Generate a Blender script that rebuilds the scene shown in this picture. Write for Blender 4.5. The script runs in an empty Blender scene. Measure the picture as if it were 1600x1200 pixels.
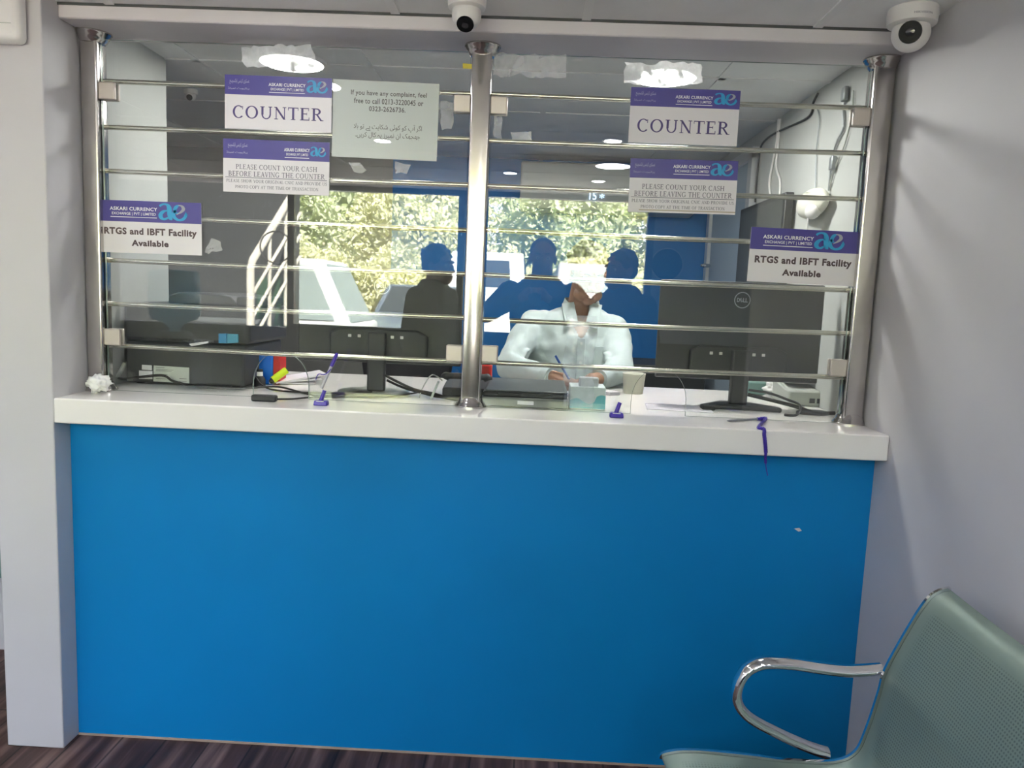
import bpy, bmesh, math, random
import numpy as np
from mathutils import Vector, Matrix

random.seed(7)
C = bpy.context.scene.collection
PI = math.pi

# ------------------------------------------------------------------ camera, sky, sun, exposure
F = 1200.0                                   # focal length in pixels of the 1600x1200 frame
CAM = Vector((0.0, -2.226, 1.370))
PITCH, YAW, ROLL = -0.12020534, 0.02478111, -0.04123761
def _rot():
    cz, sz, cx, sx, cr, sr = math.cos(YAW), math.sin(YAW), math.cos(PITCH), math.sin(PITCH), math.cos(ROLL), math.sin(ROLL)
    Rz = Matrix(((cz, -sz, 0), (sz, cz, 0), (0, 0, 1)))
    Rx = Matrix(((1, 0, 0), (0, cx, -sx), (0, sx, cx)))
    Ry = Matrix(((cr, 0, sr), (0, 1, 0), (-sr, 0, cr)))
    return Rz @ Rx @ Ry
RM = _rot()
cam_d = bpy.data.cameras.new('camera')
cam_o = bpy.data.objects.new('camera', cam_d)
C.objects.link(cam_o)
right, fwd, up = RM @ Vector((1, 0, 0)), RM @ Vector((0, 1, 0)), RM @ Vector((0, 0, 1))
M4 = Matrix((right, up, -fwd)).transposed().to_4x4()
M4.translation = CAM
cam_o.matrix_world = M4
cam_d.sensor_width = 36.0
cam_d.lens = 36.0 * F / 1600.0
cam_d.clip_start = 0.02
cam_d.clip_end = 200
sc = bpy.context.scene
sc.camera = cam_o

w = bpy.data.worlds.new('sky')
sc.world = w
w.use_nodes = True
wn = w.node_tree.nodes
bg = wn['Background']
bg.inputs[0].default_value = (0.76, 0.86, 1.0, 1)
bg.inputs[1].default_value = 9.0

sun_d = bpy.data.lights.new('sun', 'SUN')
sun_d.energy = 85.0
sun_d.angle = 0.01
sun_d.color = (1.0, 0.95, 0.85)
sun_o = bpy.data.objects.new('sun', sun_d)
C.objects.link(sun_o)
sun_o.location = (2, 6, 12)
sun_o.rotation_euler = Vector((-0.34, -0.80, -0.95)).to_track_quat('-Z', 'Y').to_euler()

vs = sc.view_settings
vs.view_transform = 'Standard'
vs.look = 'None'
vs.gamma = 1.0
vs.use_curve_mapping = False
vs.exposure = 0.85
sc.display_settings.display_device = 'sRGB'
cy = sc.cycles
cy.use_denoising = True
cy.max_bounces = 10
cy.diffuse_bounces = 5
cy.glossy_bounces = 6
cy.transmission_bounces = 8
cy.transparent_max_bounces = 24
cy.caustics_reflective = False
cy.caustics_refractive = False
cy.sample_clamp_indirect = 6.0

BOOTH_LED = 76.0
BOOTH_DIM = 34.0
HALL_LED = 34.0
HALL_SPOT = 60.0

# ------------------------------------------------------------------ measuring helpers
def _ray(px, py):
    return RM @ Vector(((px - 800) / F, 1, -(py - 600) / F))
def at(px, py, Y):
    d = _ray(px, py); return CAM + d * ((Y - CAM.y) / d.y)
def atz(px, py, Z):
    d = _ray(px, py); return CAM + d * ((Z - CAM.z) / d.z)
def atx(px, py, X):
    d = _ray(px, py); return CAM + d * ((X - CAM.x) / d.x)
def refl(px, py, y):
    """the place, at depth y in front of the glass, that the glass mirrors towards the camera"""
    p = at(px, py, -y); p.y = y; return p

# ------------------------------------------------------------------ materials
def _set(b, **k):
    for n, v in k.items():
        b.inputs[n].default_value = v
def mat(name, col, rough=0.5, metal=0.0, noise=0.0, scale=8.0, bump=0.0, bscale=60.0, coat=0.0, crough=0.03, emit=None, estr=0.0, spec=0.5):
    m = bpy.data.materials.new(name); m.use_nodes = True
    nt = m.node_tree; b = nt.nodes['Principled BSDF']
    _set(b, **{'Base Color': (*col, 1), 'Roughness': rough, 'Metallic': metal, 'Coat Weight': coat, 'Coat Roughness': crough, 'Specular IOR Level': spec})
    if noise:
        tc = nt.nodes.new('ShaderNodeTexCoord'); n = nt.nodes.new('ShaderNodeTexNoise')
        n.inputs['Scale'].default_value = scale; n.inputs['Detail'].default_value = 5
        r = nt.nodes.new('ShaderNodeMapRange')
        r.inputs[1].default_value = 0.3; r.inputs[2].default_value = 0.7
        r.inputs[3].default_value = 1 - noise; r.inputs[4].default_value = 1 + noise
        x = nt.nodes.new('ShaderNodeMix'); x.data_type = 'RGBA'; x.blend_type = 'MULTIPLY'
        x.inputs[0].default_value = 1.0; x.inputs[6].default_value = (*col, 1)
        nt.links.new(tc.outputs['Object'], n.inputs['Vector'])
        nt.links.new(n.outputs['Fac'], r.inputs[0])
        nt.links.new(r.outputs[0], x.inputs[7])
        nt.links.new(x.outputs[2], b.inputs['Base Color'])
    if bump:
        tc = nt.nodes.new('ShaderNodeTexCoord'); n = nt.nodes.new('ShaderNodeTexNoise')
        n.inputs['Scale'].default_value = bscale; n.inputs['Detail'].default_value = 4
        bp = nt.nodes.new('ShaderNodeBump'); bp.inputs['Strength'].default_value = bump; bp.inputs['Distance'].default_value = 0.004
        nt.links.new(tc.outputs['Object'], n.inputs['Vector'])
        nt.links.new(n.outputs['Fac'], bp.inputs['Height'])
        nt.links.new(bp.outputs[0], b.inputs['Normal'])
    if emit:
        _set(b, **{'Emission Color': (*emit, 1), 'Emission Strength': estr})
    return m

def glass_mat(name, tint=(0.975, 0.988, 0.978), f0=0.04, haze=0.0):
    m = bpy.data.materials.new(name); m.use_nodes = True
    nt = m.node_tree; nt.nodes.clear()
    out = nt.nodes.new('ShaderNodeOutputMaterial')
    tr = nt.nodes.new('ShaderNodeBsdfTransparent'); tr.inputs[0].default_value = (*tint, 1)
    gl = nt.nodes.new('ShaderNodeBsdfGlossy'); gl.inputs['Roughness'].default_value = 0.0; gl.inputs[0].default_value = (1, 1, 1, 1)
    ge = nt.nodes.new('ShaderNodeNewGeometry')
    dp = nt.nodes.new('ShaderNodeVectorMath'); dp.operation = 'DOT_PRODUCT'
    nt.links.new(ge.outputs['Incoming'], dp.inputs[0]); nt.links.new(ge.outputs['Normal'], dp.inputs[1])
    def mth(op, a, b=None):
        n = nt.nodes.new('ShaderNodeMath'); n.operation = op
        for i, v in enumerate((a, b)):
            if v is None: continue
            if isinstance(v, (int, float)): n.inputs[i].default_value = v
            else: nt.links.new(v, n.inputs[i])
        return n.outputs[0]
    c = mth('ABSOLUTE', dp.outputs['Value'])
    k = mth('POWER', mth('SUBTRACT', 1.0, c), 5.0)
    fac = mth('ADD', mth('MULTIPLY', k, 1 - f0), f0)
    mx = nt.nodes.new('ShaderNodeMixShader')
    nt.links.new(fac, mx.inputs[0]); nt.links.new(tr.outputs[0], mx.inputs[1]); nt.links.new(gl.outputs[0], mx.inputs[2])
    last = mx.outputs[0]
    if haze:
        df = nt.nodes.new('ShaderNodeBsdfDiffuse'); df.inputs[0].default_value = (0.8, 0.8, 0.78, 1)
        m2 = nt.nodes.new('ShaderNodeMixShader'); m2.inputs[0].default_value = haze
        nt.links.new(last, m2.inputs[1]); nt.links.new(df.outputs[0], m2.inputs[2]); last = m2.outputs[0]
    nt.links.new(last, out.inputs[0])
    return m

def film_mat(name, col, alpha, glossy=0.06, ragged=0.0, rs=70, tl_=0.5):
    """thin translucent film: tape, plastic"""
    m = bpy.data.materials.new(name); m.use_nodes = True
    nt = m.node_tree; nt.nodes.clear()
    out = nt.nodes.new('ShaderNodeOutputMaterial')
    tr = nt.nodes.new('ShaderNodeBsdfTransparent')
    tl = nt.nodes.new('ShaderNodeBsdfTranslucent'); tl.inputs[0].default_value = (*col, 1)
    df = nt.nodes.new('ShaderNodeBsdfDiffuse'); df.inputs[0].default_value = (*col, 1)
    a = nt.nodes.new('ShaderNodeMixShader'); a.inputs[0].default_value = 1 - tl_
    nt.links.new(tl.outputs[0], a.inputs[1]); nt.links.new(df.outputs[0], a.inputs[2])
    b = nt.nodes.new('ShaderNodeMixShader'); b.inputs[0].default_value = alpha
    nt.links.new(tr.outputs[0], b.inputs[1]); nt.links.new(a.outputs[0], b.inputs[2])
    if ragged:
        tc = nt.nodes.new('ShaderNodeTexCoord'); n = nt.nodes.new('ShaderNodeTexNoise')
        n.inputs['Scale'].default_value = rs; n.inputs['Detail'].default_value = 4
        r = nt.nodes.new('ShaderNodeMapRange')
        r.inputs[1].default_value = 0.4; r.inputs[2].default_value = 0.62
        r.inputs[3].default_value = alpha * (1 - ragged); r.inputs[4].default_value = min(1, alpha * (1 + ragged))
        nt.links.new(tc.outputs['Object'], n.inputs['Vector']); nt.links.new(n.outputs['Fac'], r.inputs[0])
        nt.links.new(r.outputs[0], b.inputs[0])
    g = nt.nodes.new('ShaderNodeBsdfGlossy'); g.inputs['Roughness'].default_value = 0.15
    c = nt.nodes.new('ShaderNodeMixShader'); c.inputs[0].default_value = glossy
    nt.links.new(b.outputs[0], c.inputs[1]); nt.links.new(g.outputs[0], c.inputs[2])
    nt.links.new(c.outputs[0], out.inputs[0])
    return m

def leaf_mat(name, col):
    m = mat(name, col, 0.8, noise=0.3, scale=1.5, spec=0.1)
    nt = m.node_tree; b = nt.nodes['Principled BSDF']
    tl = nt.nodes.new('ShaderNodeBsdfTranslucent'); tl.inputs[0].default_value = (col[0] * 1.1, col[1] * 1.15, col[2] * .8, 1)
    mx = nt.nodes.new('ShaderNodeMixShader'); mx.inputs[0].default_value = 0.45
    out = nt.nodes['Material Output']
    nt.links.new(b.outputs[0], mx.inputs[1]); nt.links.new(tl.outputs[0], mx.inputs[2]); nt.links.new(mx.outputs[0], out.inputs[0])
    return m

def floor_mat():
    m = mat('floor_laminate', (0.05, 0.03, 0.026), 0.48, spec=0.3)
    nt = m.node_tree; b = nt.nodes['Principled BSDF']
    tc = nt.nodes.new('ShaderNodeTexCoord'); mp = nt.nodes.new('ShaderNodeMapping')
    mp.inputs['Scale'].default_value = (16, 1.2, 1); mp.inputs['Rotation'].default_value = (0, 0, -0.12)
    n = nt.nodes.new('ShaderNodeTexNoise'); n.inputs['Scale'].default_value = 1.6; n.inputs['Detail'].default_value = 7
    cr = nt.nodes.new('ShaderNodeValToRGB')
    e = cr.color_ramp.elements
    e[0].position = 0.32; e[0].color = (0.030, 0.015, 0.013, 1)
    e[1].position = 0.72; e[1].color = (0.27, 0.165, 0.14, 1)
    x = cr.color_ramp.elements.new(0.5); x.color = (0.085, 0.044, 0.038, 1)
    br = nt.nodes.new('ShaderNodeTexBrick'); br.offset = 0.5
    br.inputs['Scale'].default_value = 1.0; br.inputs['Brick Width'].default_value = 0.9; br.inputs['Row Height'].default_value = 0.13
    br.inputs['Mortar Size'].default_value = 0.003
    br.inputs['Color1'].default_value = (1, 1, 1, 1); br.inputs['Color2'].default_value = (0.7, 0.7, 0.7, 1); br.inputs['Mortar'].default_value = (0.25, 0.25, 0.25, 1)
    m2 = nt.nodes.new('ShaderNodeMapping'); m2.inputs['Rotation'].default_value = (0, 0, PI / 2)
    mx = nt.nodes.new('ShaderNodeMix'); mx.data_type = 'RGBA'; mx.blend_type = 'MULTIPLY'; mx.inputs[0].default_value = 1
    L = nt.links.new
    L(tc.outputs['Object'], mp.inputs[0]); L(mp.outputs[0], n.inputs['Vector']); L(n.outputs['Fac'], cr.inputs[0])
    L(tc.outputs['Object'], m2.inputs[0]); L(m2.outputs[0], br.inputs['Vector'])
    L(cr.outputs[0], mx.inputs[6]); L(br.outputs['Color'], mx.inputs[7]); L(mx.outputs[2], b.inputs['Base Color'])
    return m

def perforated_mat():
    m = mat('perforated_steel', (0.20, 0.265, 0.235), 0.42, 0.25)
    nt = m.node_tree; b = nt.nodes['Principled BSDF']; L = nt.links.new
    uv = nt.nodes.new('ShaderNodeUVMap')
    def vm(op, a, v=None):
        n = nt.nodes.new('ShaderNodeVectorMath'); n.operation = op
        L(a, n.inputs[0])
        if v is not None:
            n.inputs[1].default_value = v
        return n.outputs[0] if op != 'LENGTH' else n.outputs['Value']
    fr = vm('FRACTION', vm('MULTIPLY', uv.outputs[0], (150, 150, 1)))
    ln = vm('LENGTH', vm('MULTIPLY', vm('SUBTRACT', fr, (0.5, 0.5, 0)), (1, 1, 0)))
    lt = nt.nodes.new('ShaderNodeMath'); lt.operation = 'LESS_THAN'; L(ln, lt.inputs[0]); lt.inputs[1].default_value = 0.30
    # holes only in the middle field of each seat
    sx = nt.nodes.new('ShaderNodeSeparateXYZ'); L(uv.outputs[1] if len(uv.outputs) > 1 else uv.outputs[0], sx.inputs[0])
    at2 = nt.nodes.new('ShaderNodeAttribute'); at2.attribute_name = 'field'
    mu = nt.nodes.new('ShaderNodeMath'); mu.operation = 'MULTIPLY'; L(lt.outputs[0], mu.inputs[0]); L(at2.outputs['Fac'], mu.inputs[1])
    mx = nt.nodes.new('ShaderNodeMix'); mx.data_type = 'RGBA'
    mx.inputs[6].default_value = (0.20, 0.265, 0.235, 1); mx.inputs[7].default_value = (0.115, 0.16, 0.145, 1)
    L(mu.outputs[0], mx.inputs[0]); L(mx.outputs[2], b.inputs['Base Color'])
    return m

M = {
    'wall': mat('wall_paint', (0.585, 0.57, 0.59), 0.55, noise=0.03, scale=3, bump=0.05, bscale=40),
    'booth_wall': mat('wall_paint_darkened', (0.47, 0.485, 0.465), 0.6, noise=0.03, scale=3),  # booth side of the wall paint, darkened to offset the bright lamps
    'grey_wall': mat('grey_wall_paint', (0.23, 0.23, 0.22), 0.6, noise=0.08, scale=2),
    'blue': mat('blue_paint', (0.001, 0.215, 0.535), 0.5, noise=0.05, scale=2.5, bump=0.04, bscale=90, spec=0.25),
    'blue_wall': mat('blue_wall_paint', (0.002, 0.16, 0.48), 0.6, noise=0.04, scale=2),
    'ceil': mat('ceiling_tile', (0.88, 0.88, 0.88), 0.75, noise=0.05, scale=5, bump=0.15, bscale=150),
    'bar': mat('ceiling_bar', (0.88, 0.88, 0.88), 0.5),
    'beam': mat('beam_paint', (0.70, 0.665, 0.685), 0.5, noise=0.02),
    'floor': floor_mat(),
    'worktop': mat('worktop_white', (0.88, 0.85, 0.82), 0.16, noise=0.02, scale=4),
    'steel': mat('polished_steel', (0.60, 0.57, 0.55), 0.16, 1.0, noise=0.06, scale=14),
    'rail': mat('rail_steel', (0.66, 0.64, 0.56), 0.22, 1.0),
    'chrome': mat('chrome', (0.80, 0.80, 0.82), 0.07, 1.0),
    'clamp': mat('clamp_metal', (0.62, 0.56, 0.52), 0.42, 0.45),
    'glass': glass_mat('counter_glass', f0=0.05, haze=0.006),
    'street_glass': glass_mat('street_glass', tint=(0.97, 0.985, 0.98)),
    'glass_edge': mat('glass_edge', (0.26, 0.33, 0.29), 0.2),
    'purple': mat('sign_purple', (0.062, 0.05, 0.295), 0.42, coat=0.2, crough=0.32),
    'paper': mat('sign_white', (0.83, 0.80, 0.85), 0.4),
    'paper_grey': mat('notice_paper', (0.80, 0.82, 0.84), 0.5, noise=0.02),
    'ink': mat('ink_dark', (0.08, 0.07, 0.08), 0.5),
    'ink_brown': mat('ink_brown', (0.10, 0.065, 0.075), 0.5),
    'ink_purple': mat('ink_purple', (0.09, 0.065, 0.22), 0.5),
    'ink_grey': mat('ink_grey', (0.15, 0.145, 0.20), 0.5),
    'white_ink': mat('white_ink', (0.92, 0.92, 0.94), 0.5),
    'faint_ink': mat('faint_ink', (0.50, 0.49, 0.72), 0.5),
    'cyan': mat('logo_cyan', (0.03, 0.36, 0.68), 0.4),
    'silver': mat('logo_grey', (0.42, 0.43, 0.50), 0.4),
    'black': mat('black_plastic', (0.022, 0.023, 0.024), 0.45),
    'black2': mat('dark_grey_plastic', (0.045, 0.047, 0.048), 0.5, noise=0.05),
    'printer': mat('printer_plastic', (0.05, 0.051, 0.055), 0.5, noise=0.05),
    'rubber': mat('cable_rubber', (0.02, 0.018, 0.017), 0.5),
    'white_plastic': mat('white_plastic', (0.78, 0.76, 0.75), 0.35),
    'cream': mat('cream_plastic', (0.72, 0.71, 0.62), 0.4),
    'phone': mat('phone_plastic', (0.48, 0.50, 0.46), 0.45),
    'lens': mat('lens_black', (0.006, 0.006, 0.007), 0.4, spec=0.15),
    'violet': mat('violet_plastic', (0.045, 0.02, 0.33), 0.3),
    'tissue': mat('tissue_white', (0.90, 0.89, 0.88), 0.8),
    'tape': film_mat('tape_film', (0.9, 0.9, 0.9), 0.22, 0.03, ragged=0.35, rs=22),
    'tape_lit': film_mat('tape_milky', (0.95, 0.95, 0.95), 0.80, 0.02, ragged=0.25, rs=26, tl_=0.92),
    'plastic_bag': film_mat('clear_film', (0.75, 0.85, 0.95), 0.13, 0.05, ragged=0.5, rs=30),
    'seat': perforated_mat(),
    'grey_metal': mat('grey_metal', (0.32, 0.34, 0.35), 0.4, 0.6),
    'skin': mat('skin', (0.34, 0.19, 0.125), 0.5, noise=0.08, scale=18),
    'hair': mat('hair_dark', (0.015, 0.012, 0.011), 0.55, noise=0.3, scale=60),
    'shirt': mat('shirt_cotton', (0.52, 0.60, 0.61), 0.8, bump=0.9, bscale=15, noise=0.03, scale=6),
    'dark_cloth': mat('dark_cloth', (0.022, 0.022, 0.026), 0.85, noise=0.1),
    'navy_cloth': mat('navy_cloth', (0.02, 0.028, 0.05), 0.85, noise=0.1),
    'trouser': mat('trouser_cloth', (0.03, 0.03, 0.035), 0.85),
    'shoe': mat('shoe_leather', (0.02, 0.017, 0.015), 0.4),
    'eye': mat('eye_white', (0.75, 0.73, 0.7), 0.2),
    'iris': mat('iris', (0.02, 0.012, 0.01), 0.15),
    'led': mat('led_diffuser', (0.9, 0.9, 0.9), 0.5, emit=(1.0, 0.985, 0.95), estr=BOOTH_LED),
    'led_dim': mat('led_diffuser_dim', (0.9, 0.9, 0.9), 0.5, emit=(1.0, 0.985, 0.95), estr=BOOTH_DIM),
    'led_hall': mat('led_diffuser_hall', (0.9, 0.9, 0.9), 0.5, emit=(0.95, 0.96, 1.0), estr=HALL_LED),
    'led_spot': mat('spot_diffuser', (0.9, 0.9, 0.9), 0.5, emit=(0.98, 0.97, 1.0), estr=HALL_SPOT),
    'digits': mat('display_digits', (0.6, 0.75, 1.0), 0.4, emit=(0.55, 0.75, 1.0), estr=1.6),
    'red': mat('red_plastic', (0.55, 0.02, 0.015), 0.4),
    'file_blue': mat('blue_plastic', (0.01, 0.17, 0.72), 0.4),
    'lime': mat('lime_highlighter', (0.62, 0.80, 0.02), 0.4),
    'yellow': mat('yellow_sticker', (0.62, 0.52, 0.05), 0.5),
    'aqua': mat('aqua_print', (0.16, 0.52, 0.58), 0.5),
    'box_white': mat('box_white', (0.72, 0.80, 0.80), 0.5),
    'film_pane': film_mat('film_pane', (0.7, 0.75, 0.8), 0.016, 0.06),
    'dado': mat('dado_panel', (0.035, 0.04, 0.042), 0.45),
    'dark_panel': mat('dark_panel', (0.06, 0.065, 0.065), 0.5, noise=0.15),
    'frost': mat('frosted_panel', (0.34, 0.42, 0.50), 0.6),
    'alu': mat('dark_aluminium', (0.06, 0.063, 0.065), 0.4, 0.6),
    'alu_pale': mat('pale_aluminium', (0.62, 0.63, 0.65), 0.35, 0.5),
    'rail_paint': mat('railing_paint', (0.34, 0.32, 0.27), 0.5),
    'black_wall': mat('black_wall', (0.0075, 0.0085, 0.009), 0.8, noise=0.3, scale=1.2),
    'green': mat('green_paint', (0.004, 0.028, 0.010), 0.5),
    'teal': mat('teal_panel', (0.16, 0.30, 0.27), 0.4),
    'bottle': film_mat('bottle_blue', (0.50, 0.78, 0.88), 0.8, 0.12),
    'asphalt': mat('asphalt', (0.23, 0.20, 0.18), 0.9, noise=0.2, scale=3),
    'car_white': mat('car_white', (0.62, 0.62, 0.60), 0.3, coat=0.5),
    'car_pale': mat('car_pale', (0.24, 0.225, 0.22), 0.35, coat=0.3),
    'car_black': mat('car_black', (0.02, 0.02, 0.022), 0.2, coat=0.8),
    'car_blue': mat('car_blue', (0.045, 0.056, 0.07), 0.3, coat=0.3),
    'car_glass': mat('car_glass', (0.022, 0.026, 0.03), 0.4, spec=0.1),
    'car_glass_pale': mat('car_glass_pale', (0.16, 0.19, 0.19), 0.35, spec=0.2),
    'car_yellow': mat('car_yellow', (0.55, 0.33, 0.05), 0.4),
    'tyre': mat('tyre', (0.02, 0.02, 0.02), 0.8),
    'bark': mat('bark', (0.13, 0.09, 0.06), 0.9, noise=0.3),
    'leaf': leaf_mat('leaf', (0.60, 0.585, 0.42)),
    'leaf2': leaf_mat('leaf_dark', (0.50, 0.53, 0.38)),
    'boundary': mat('boundary_wall', (0.45, 0.34, 0.26), 0.8, noise=0.15),
}

# ------------------------------------------------------------------ mesh helpers
ORG = {}
class MB:
    def __init__(s): s.v = []; s.f = []; s.m = []
    def add(s, vs, fs, mi=0):
        n = len(s.v); s.v += [Vector(v) for v in vs]; s.f += [tuple(i + n for i in f) for f in fs]; s.m += [mi] * len(fs); return s
    def box(s, c, d, T=None, mi=0):
        x, y, z = d[0] / 2, d[1] / 2, d[2] / 2
        vs = [Vector((a * x, b * y, e * z)) for a in (-1, 1) for b in (-1, 1) for e in (-1, 1)]
        if T is not None: vs = [T @ v for v in vs]
        vs = [v + Vector(c) for v in vs]
        return s.add(vs, [(0, 1, 3, 2), (4, 6, 7, 5), (0, 4, 5, 1), (2, 3, 7, 6), (0, 2, 6, 4), (1, 5, 7, 3)], mi)
    def bb(s, x0, x1, y0, y1, z0, z1, mi=0):
        return s.box(((x0 + x1) / 2, (y0 + y1) / 2, (z0 + z1) / 2), (x1 - x0, y1 - y0, z1 - z0), None, mi)
    def prism(s, poly, fn, a, b, mi=0, side=None):
        """poly of 2D points; fn(u, v, t) gives the 3D point; extruded from t=a to t=b"""
        n = len(poly)
        vs = [fn(u, v, a) for u, v in poly] + [fn(u, v, b) for u, v in poly]
        s.add(vs, [tuple(range(n))[::-1], tuple(range(n, 2 * n))], mi)
        k = len(s.v) - 2 * n
        for i in range(n):
            j = (i + 1) % n
            s.f.append((k + i, k + j, k + n + j, k + n + i)); s.m.append(mi if side is None else side)
        return s
    def tube(s, pts, r, n=10, closed=False, cap=True, mi=0, ell=None):
        pts = [Vector(p) for p in pts]; N = len(pts)
        rr = r if isinstance(r, (list, tuple)) else [r] * N
        ref = None; rings = []
        for i in range(N):
            if closed: t = pts[(i + 1) % N] - pts[i - 1]
            else: t = pts[min(i + 1, N - 1)] - pts[max(i - 1, 0)]
            if t.length < 1e-9: t = Vector((0, 0, 1))
            t.normalize()
            if ref is None:
                ref = Vector((0, 0, 1)) if abs(t.z) < 0.9 else Vector((0, 1, 0))
            u = (ref - t * ref.dot(t)); u.normalize(); ref = u
            v = t.cross(u)
            e = ell[i] if ell else (1, 1)
            rings.append([pts[i] + (u * math.cos(2 * PI * k / n) * e[0] + v * math.sin(2 * PI * k / n) * e[1]) * rr[i] for k in range(n)])
        return s.loft(rings, closed, cap, mi)
    def loft(s, rings, closed=False, cap=True, mi=0):
        n = len(rings[0]); N = len(rings)
        vs = [p for r in rings for p in r]; fs = []
        for i in range(N if closed else N - 1):
            a, b = i * n, ((i + 1) % N) * n
            for k in range(n):
                l = (k + 1) % n
                fs.append((a + k, a + l, b + l, b + k))
        if cap and not closed:
            fs.append(tuple(range(n))[::-1]); fs.append(tuple(range((N - 1) * n, N * n)))
        return s.add(vs, fs, mi)
    def limb(s, pts, radii, n=14):
        s.tube(pts, radii, n)
        for p, r in zip(pts, radii): s.ell(p, (r, r, r), 12, 8)
        return s
    def lathe(s, prof, c, n=24, T=None, mi=0, caps=True):
        rings = []
        for r, z in prof:
            ring = [Vector((max(r, 1e-5) * math.cos(2 * PI * k / n), max(r, 1e-5) * math.sin(2 * PI * k / n), z)) for k in range(n)]
            if T is not None: ring = [T @ p for p in ring]
            rings.append([p + Vector(c) for p in ring])
        return s.loft(rings, False, caps, mi)
    def ell(s, c, r, n=16, m=10, T=None, mi=0):
        prof = [(math.sin(PI * i / m), -math.cos(PI * i / m)) for i in range(m + 1)]
        rings = []
        for a, z in prof:
            ring = [Vector((max(a, 1e-4) * math.cos(2 * PI * k / n) * r[0], max(a, 1e-4) * math.sin(2 * PI * k / n) * r[1], z * r[2])) for k in range(n)]
            if T is not None: ring = [T @ p for p in ring]
            rings.append([p + Vector(c) for p in ring])
        return s.loft(rings, False, True, mi)
    def bar(s, pts, wvec, th, mi=0):
        """flat bar swept along pts: half width vector wvec, thickness th across the path"""
        pts = [Vector(p) for p in pts]; N = len(pts); wv = Vector(wvec); rings = []
        for i in range(N):
            t = (pts[min(i + 1, N - 1)] - pts[max(i - 1, 0)]).normalized()
            nn = t.cross(wv.normalized()).normalized() * th / 2
            p = pts[i]
            rings.append([p - wv - nn, p + wv - nn, p + wv + nn, p - wv + nn])
        return s.loft(rings, False, True, mi)
    def xf(s, T, k0=0):
        s.v[k0:] = [T @ v for v in s.v[k0:]]; return s
    def build(s, name, m, parent=None, smooth=None, bevel=0.0, seg=2, fix=True):
        me = bpy.data.meshes.new(name)
        o0 = ORG.get(parent, Vector((0, 0, 0))) if parent else Vector((0, 0, 0))
        me.from_pydata([v - o0 for v in s.v], [], s.f)
        mats = m if isinstance(m, (list, tuple)) else [m]
        for x in mats: me.materials.append(M[x] if isinstance(x, str) else x)
        if len(mats) > 1:
            for p, i in zip(me.polygons, s.m): p.material_index = i
        if fix:
            b = bmesh.new(); b.from_mesh(me); bmesh.ops.recalc_face_normals(b, faces=b.faces); b.to_mesh(me); b.free()
        if smooth is not None:
            me.shade_smooth(); me.set_sharp_from_angle(angle=math.radians(smooth))
        o = bpy.data.objects.new(name, me); C.objects.link(o)
        if parent:
            o.parent = parent; ORG[o] = o0
        else: ORG[o] = Vector((0, 0, 0))
        if bevel:
            bv = o.modifiers.new('bevel', 'BEVEL'); bv.width = bevel; bv.segments = seg; bv.limit_method = 'ANGLE'; bv.angle_limit = math.radians(40)
            me.shade_smooth(); me.set_sharp_from_angle(angle=math.radians(50))
        return o

def tag(o, label, cat, group=None, kind=None):
    o['label'] = label; o['category'] = cat
    if group: o['group'] = group
    if kind: o['kind'] = kind
    return o
def thing(name, label, cat, loc, group=None):
    o = bpy.data.objects.new(name, None); C.objects.link(o); o.location = loc; o.empty_display_size = 0.05
    ORG[o] = Vector(loc)
    return tag(o, label, cat, group)
def single(mb, name, m, label, cat, group=None, **k):
    return tag(mb.build(name, m, None, **k), label, cat, group)
def struct(mb, name, m, parent=None, **k):
    o = mb.build(name, m, parent, **k); o['kind'] = 'structure'; return o
def catmull(pts, n=8, closed=False):
    P = [Vector(p) for p in pts]; N = len(P); out = []
    for i in range(N if closed else N - 1):
        if closed: a, b, c, d = P[i - 1], P[i], P[(i + 1) % N], P[(i + 2) % N]
        else: a, b, c, d = P[max(i - 1, 0)], P[i], P[i + 1], P[min(i + 2, N - 1)]
        for k in range(n):
            t = k / n
            out.append(0.5 * ((2 * b) + (c - a) * t + (2 * a - 5 * b + 4 * c - d) * t * t + (3 * b - a - 3 * c + d) * t ** 3))
    if not closed: out.append(P[-1])
    return out
def remesh(o, vox, smooth=4, fac=0.5):
    """turn the overlapping pieces of o into one continuous surface"""
    r = o.modifiers.new('r', 'REMESH'); r.mode = 'VOXEL'; r.voxel_size = vox; r.use_smooth_shade = True
    if smooth:
        sm = o.modifiers.new('s', 'SMOOTH'); sm.factor = fac; sm.iterations = smooth
    dg = bpy.context.evaluated_depsgraph_get()
    me = bpy.data.meshes.new_from_object(o.evaluated_get(dg))
    old = o.data; o.modifiers.clear(); o.data = me; me.name = old.name
    if not me.materials and old.materials: me.materials.append(old.materials[0])
    bpy.data.meshes.remove(old)
    me.shade_smooth()
    return o

# ------------------------------------------------------------------ lettering
_tx = {}
def text_geo(s, off=0.0, sp=1.0):
    k = (s, off, sp)
    if k in _tx: return _tx[k]
    c = bpy.data.curves.new('t', 'FONT'); c.body = s; c.offset = off; c.resolution_u = 3; c.space_character = sp
    o = bpy.data.objects.new('t', c); C.objects.link(o)
    dg = bpy.context.evaluated_depsgraph_get()
    me = bpy.data.meshes.new_from_object(o.evaluated_get(dg))
    vs = [(v.co.x, v.co.y) for v in me.vertices]; fs = [tuple(p.vertices) for p in me.polygons]
    bpy.data.objects.remove(o); bpy.data.curves.remove(c); bpy.data.meshes.remove(me)
    _tx[k] = (vs, fs); return _tx[k]

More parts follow.
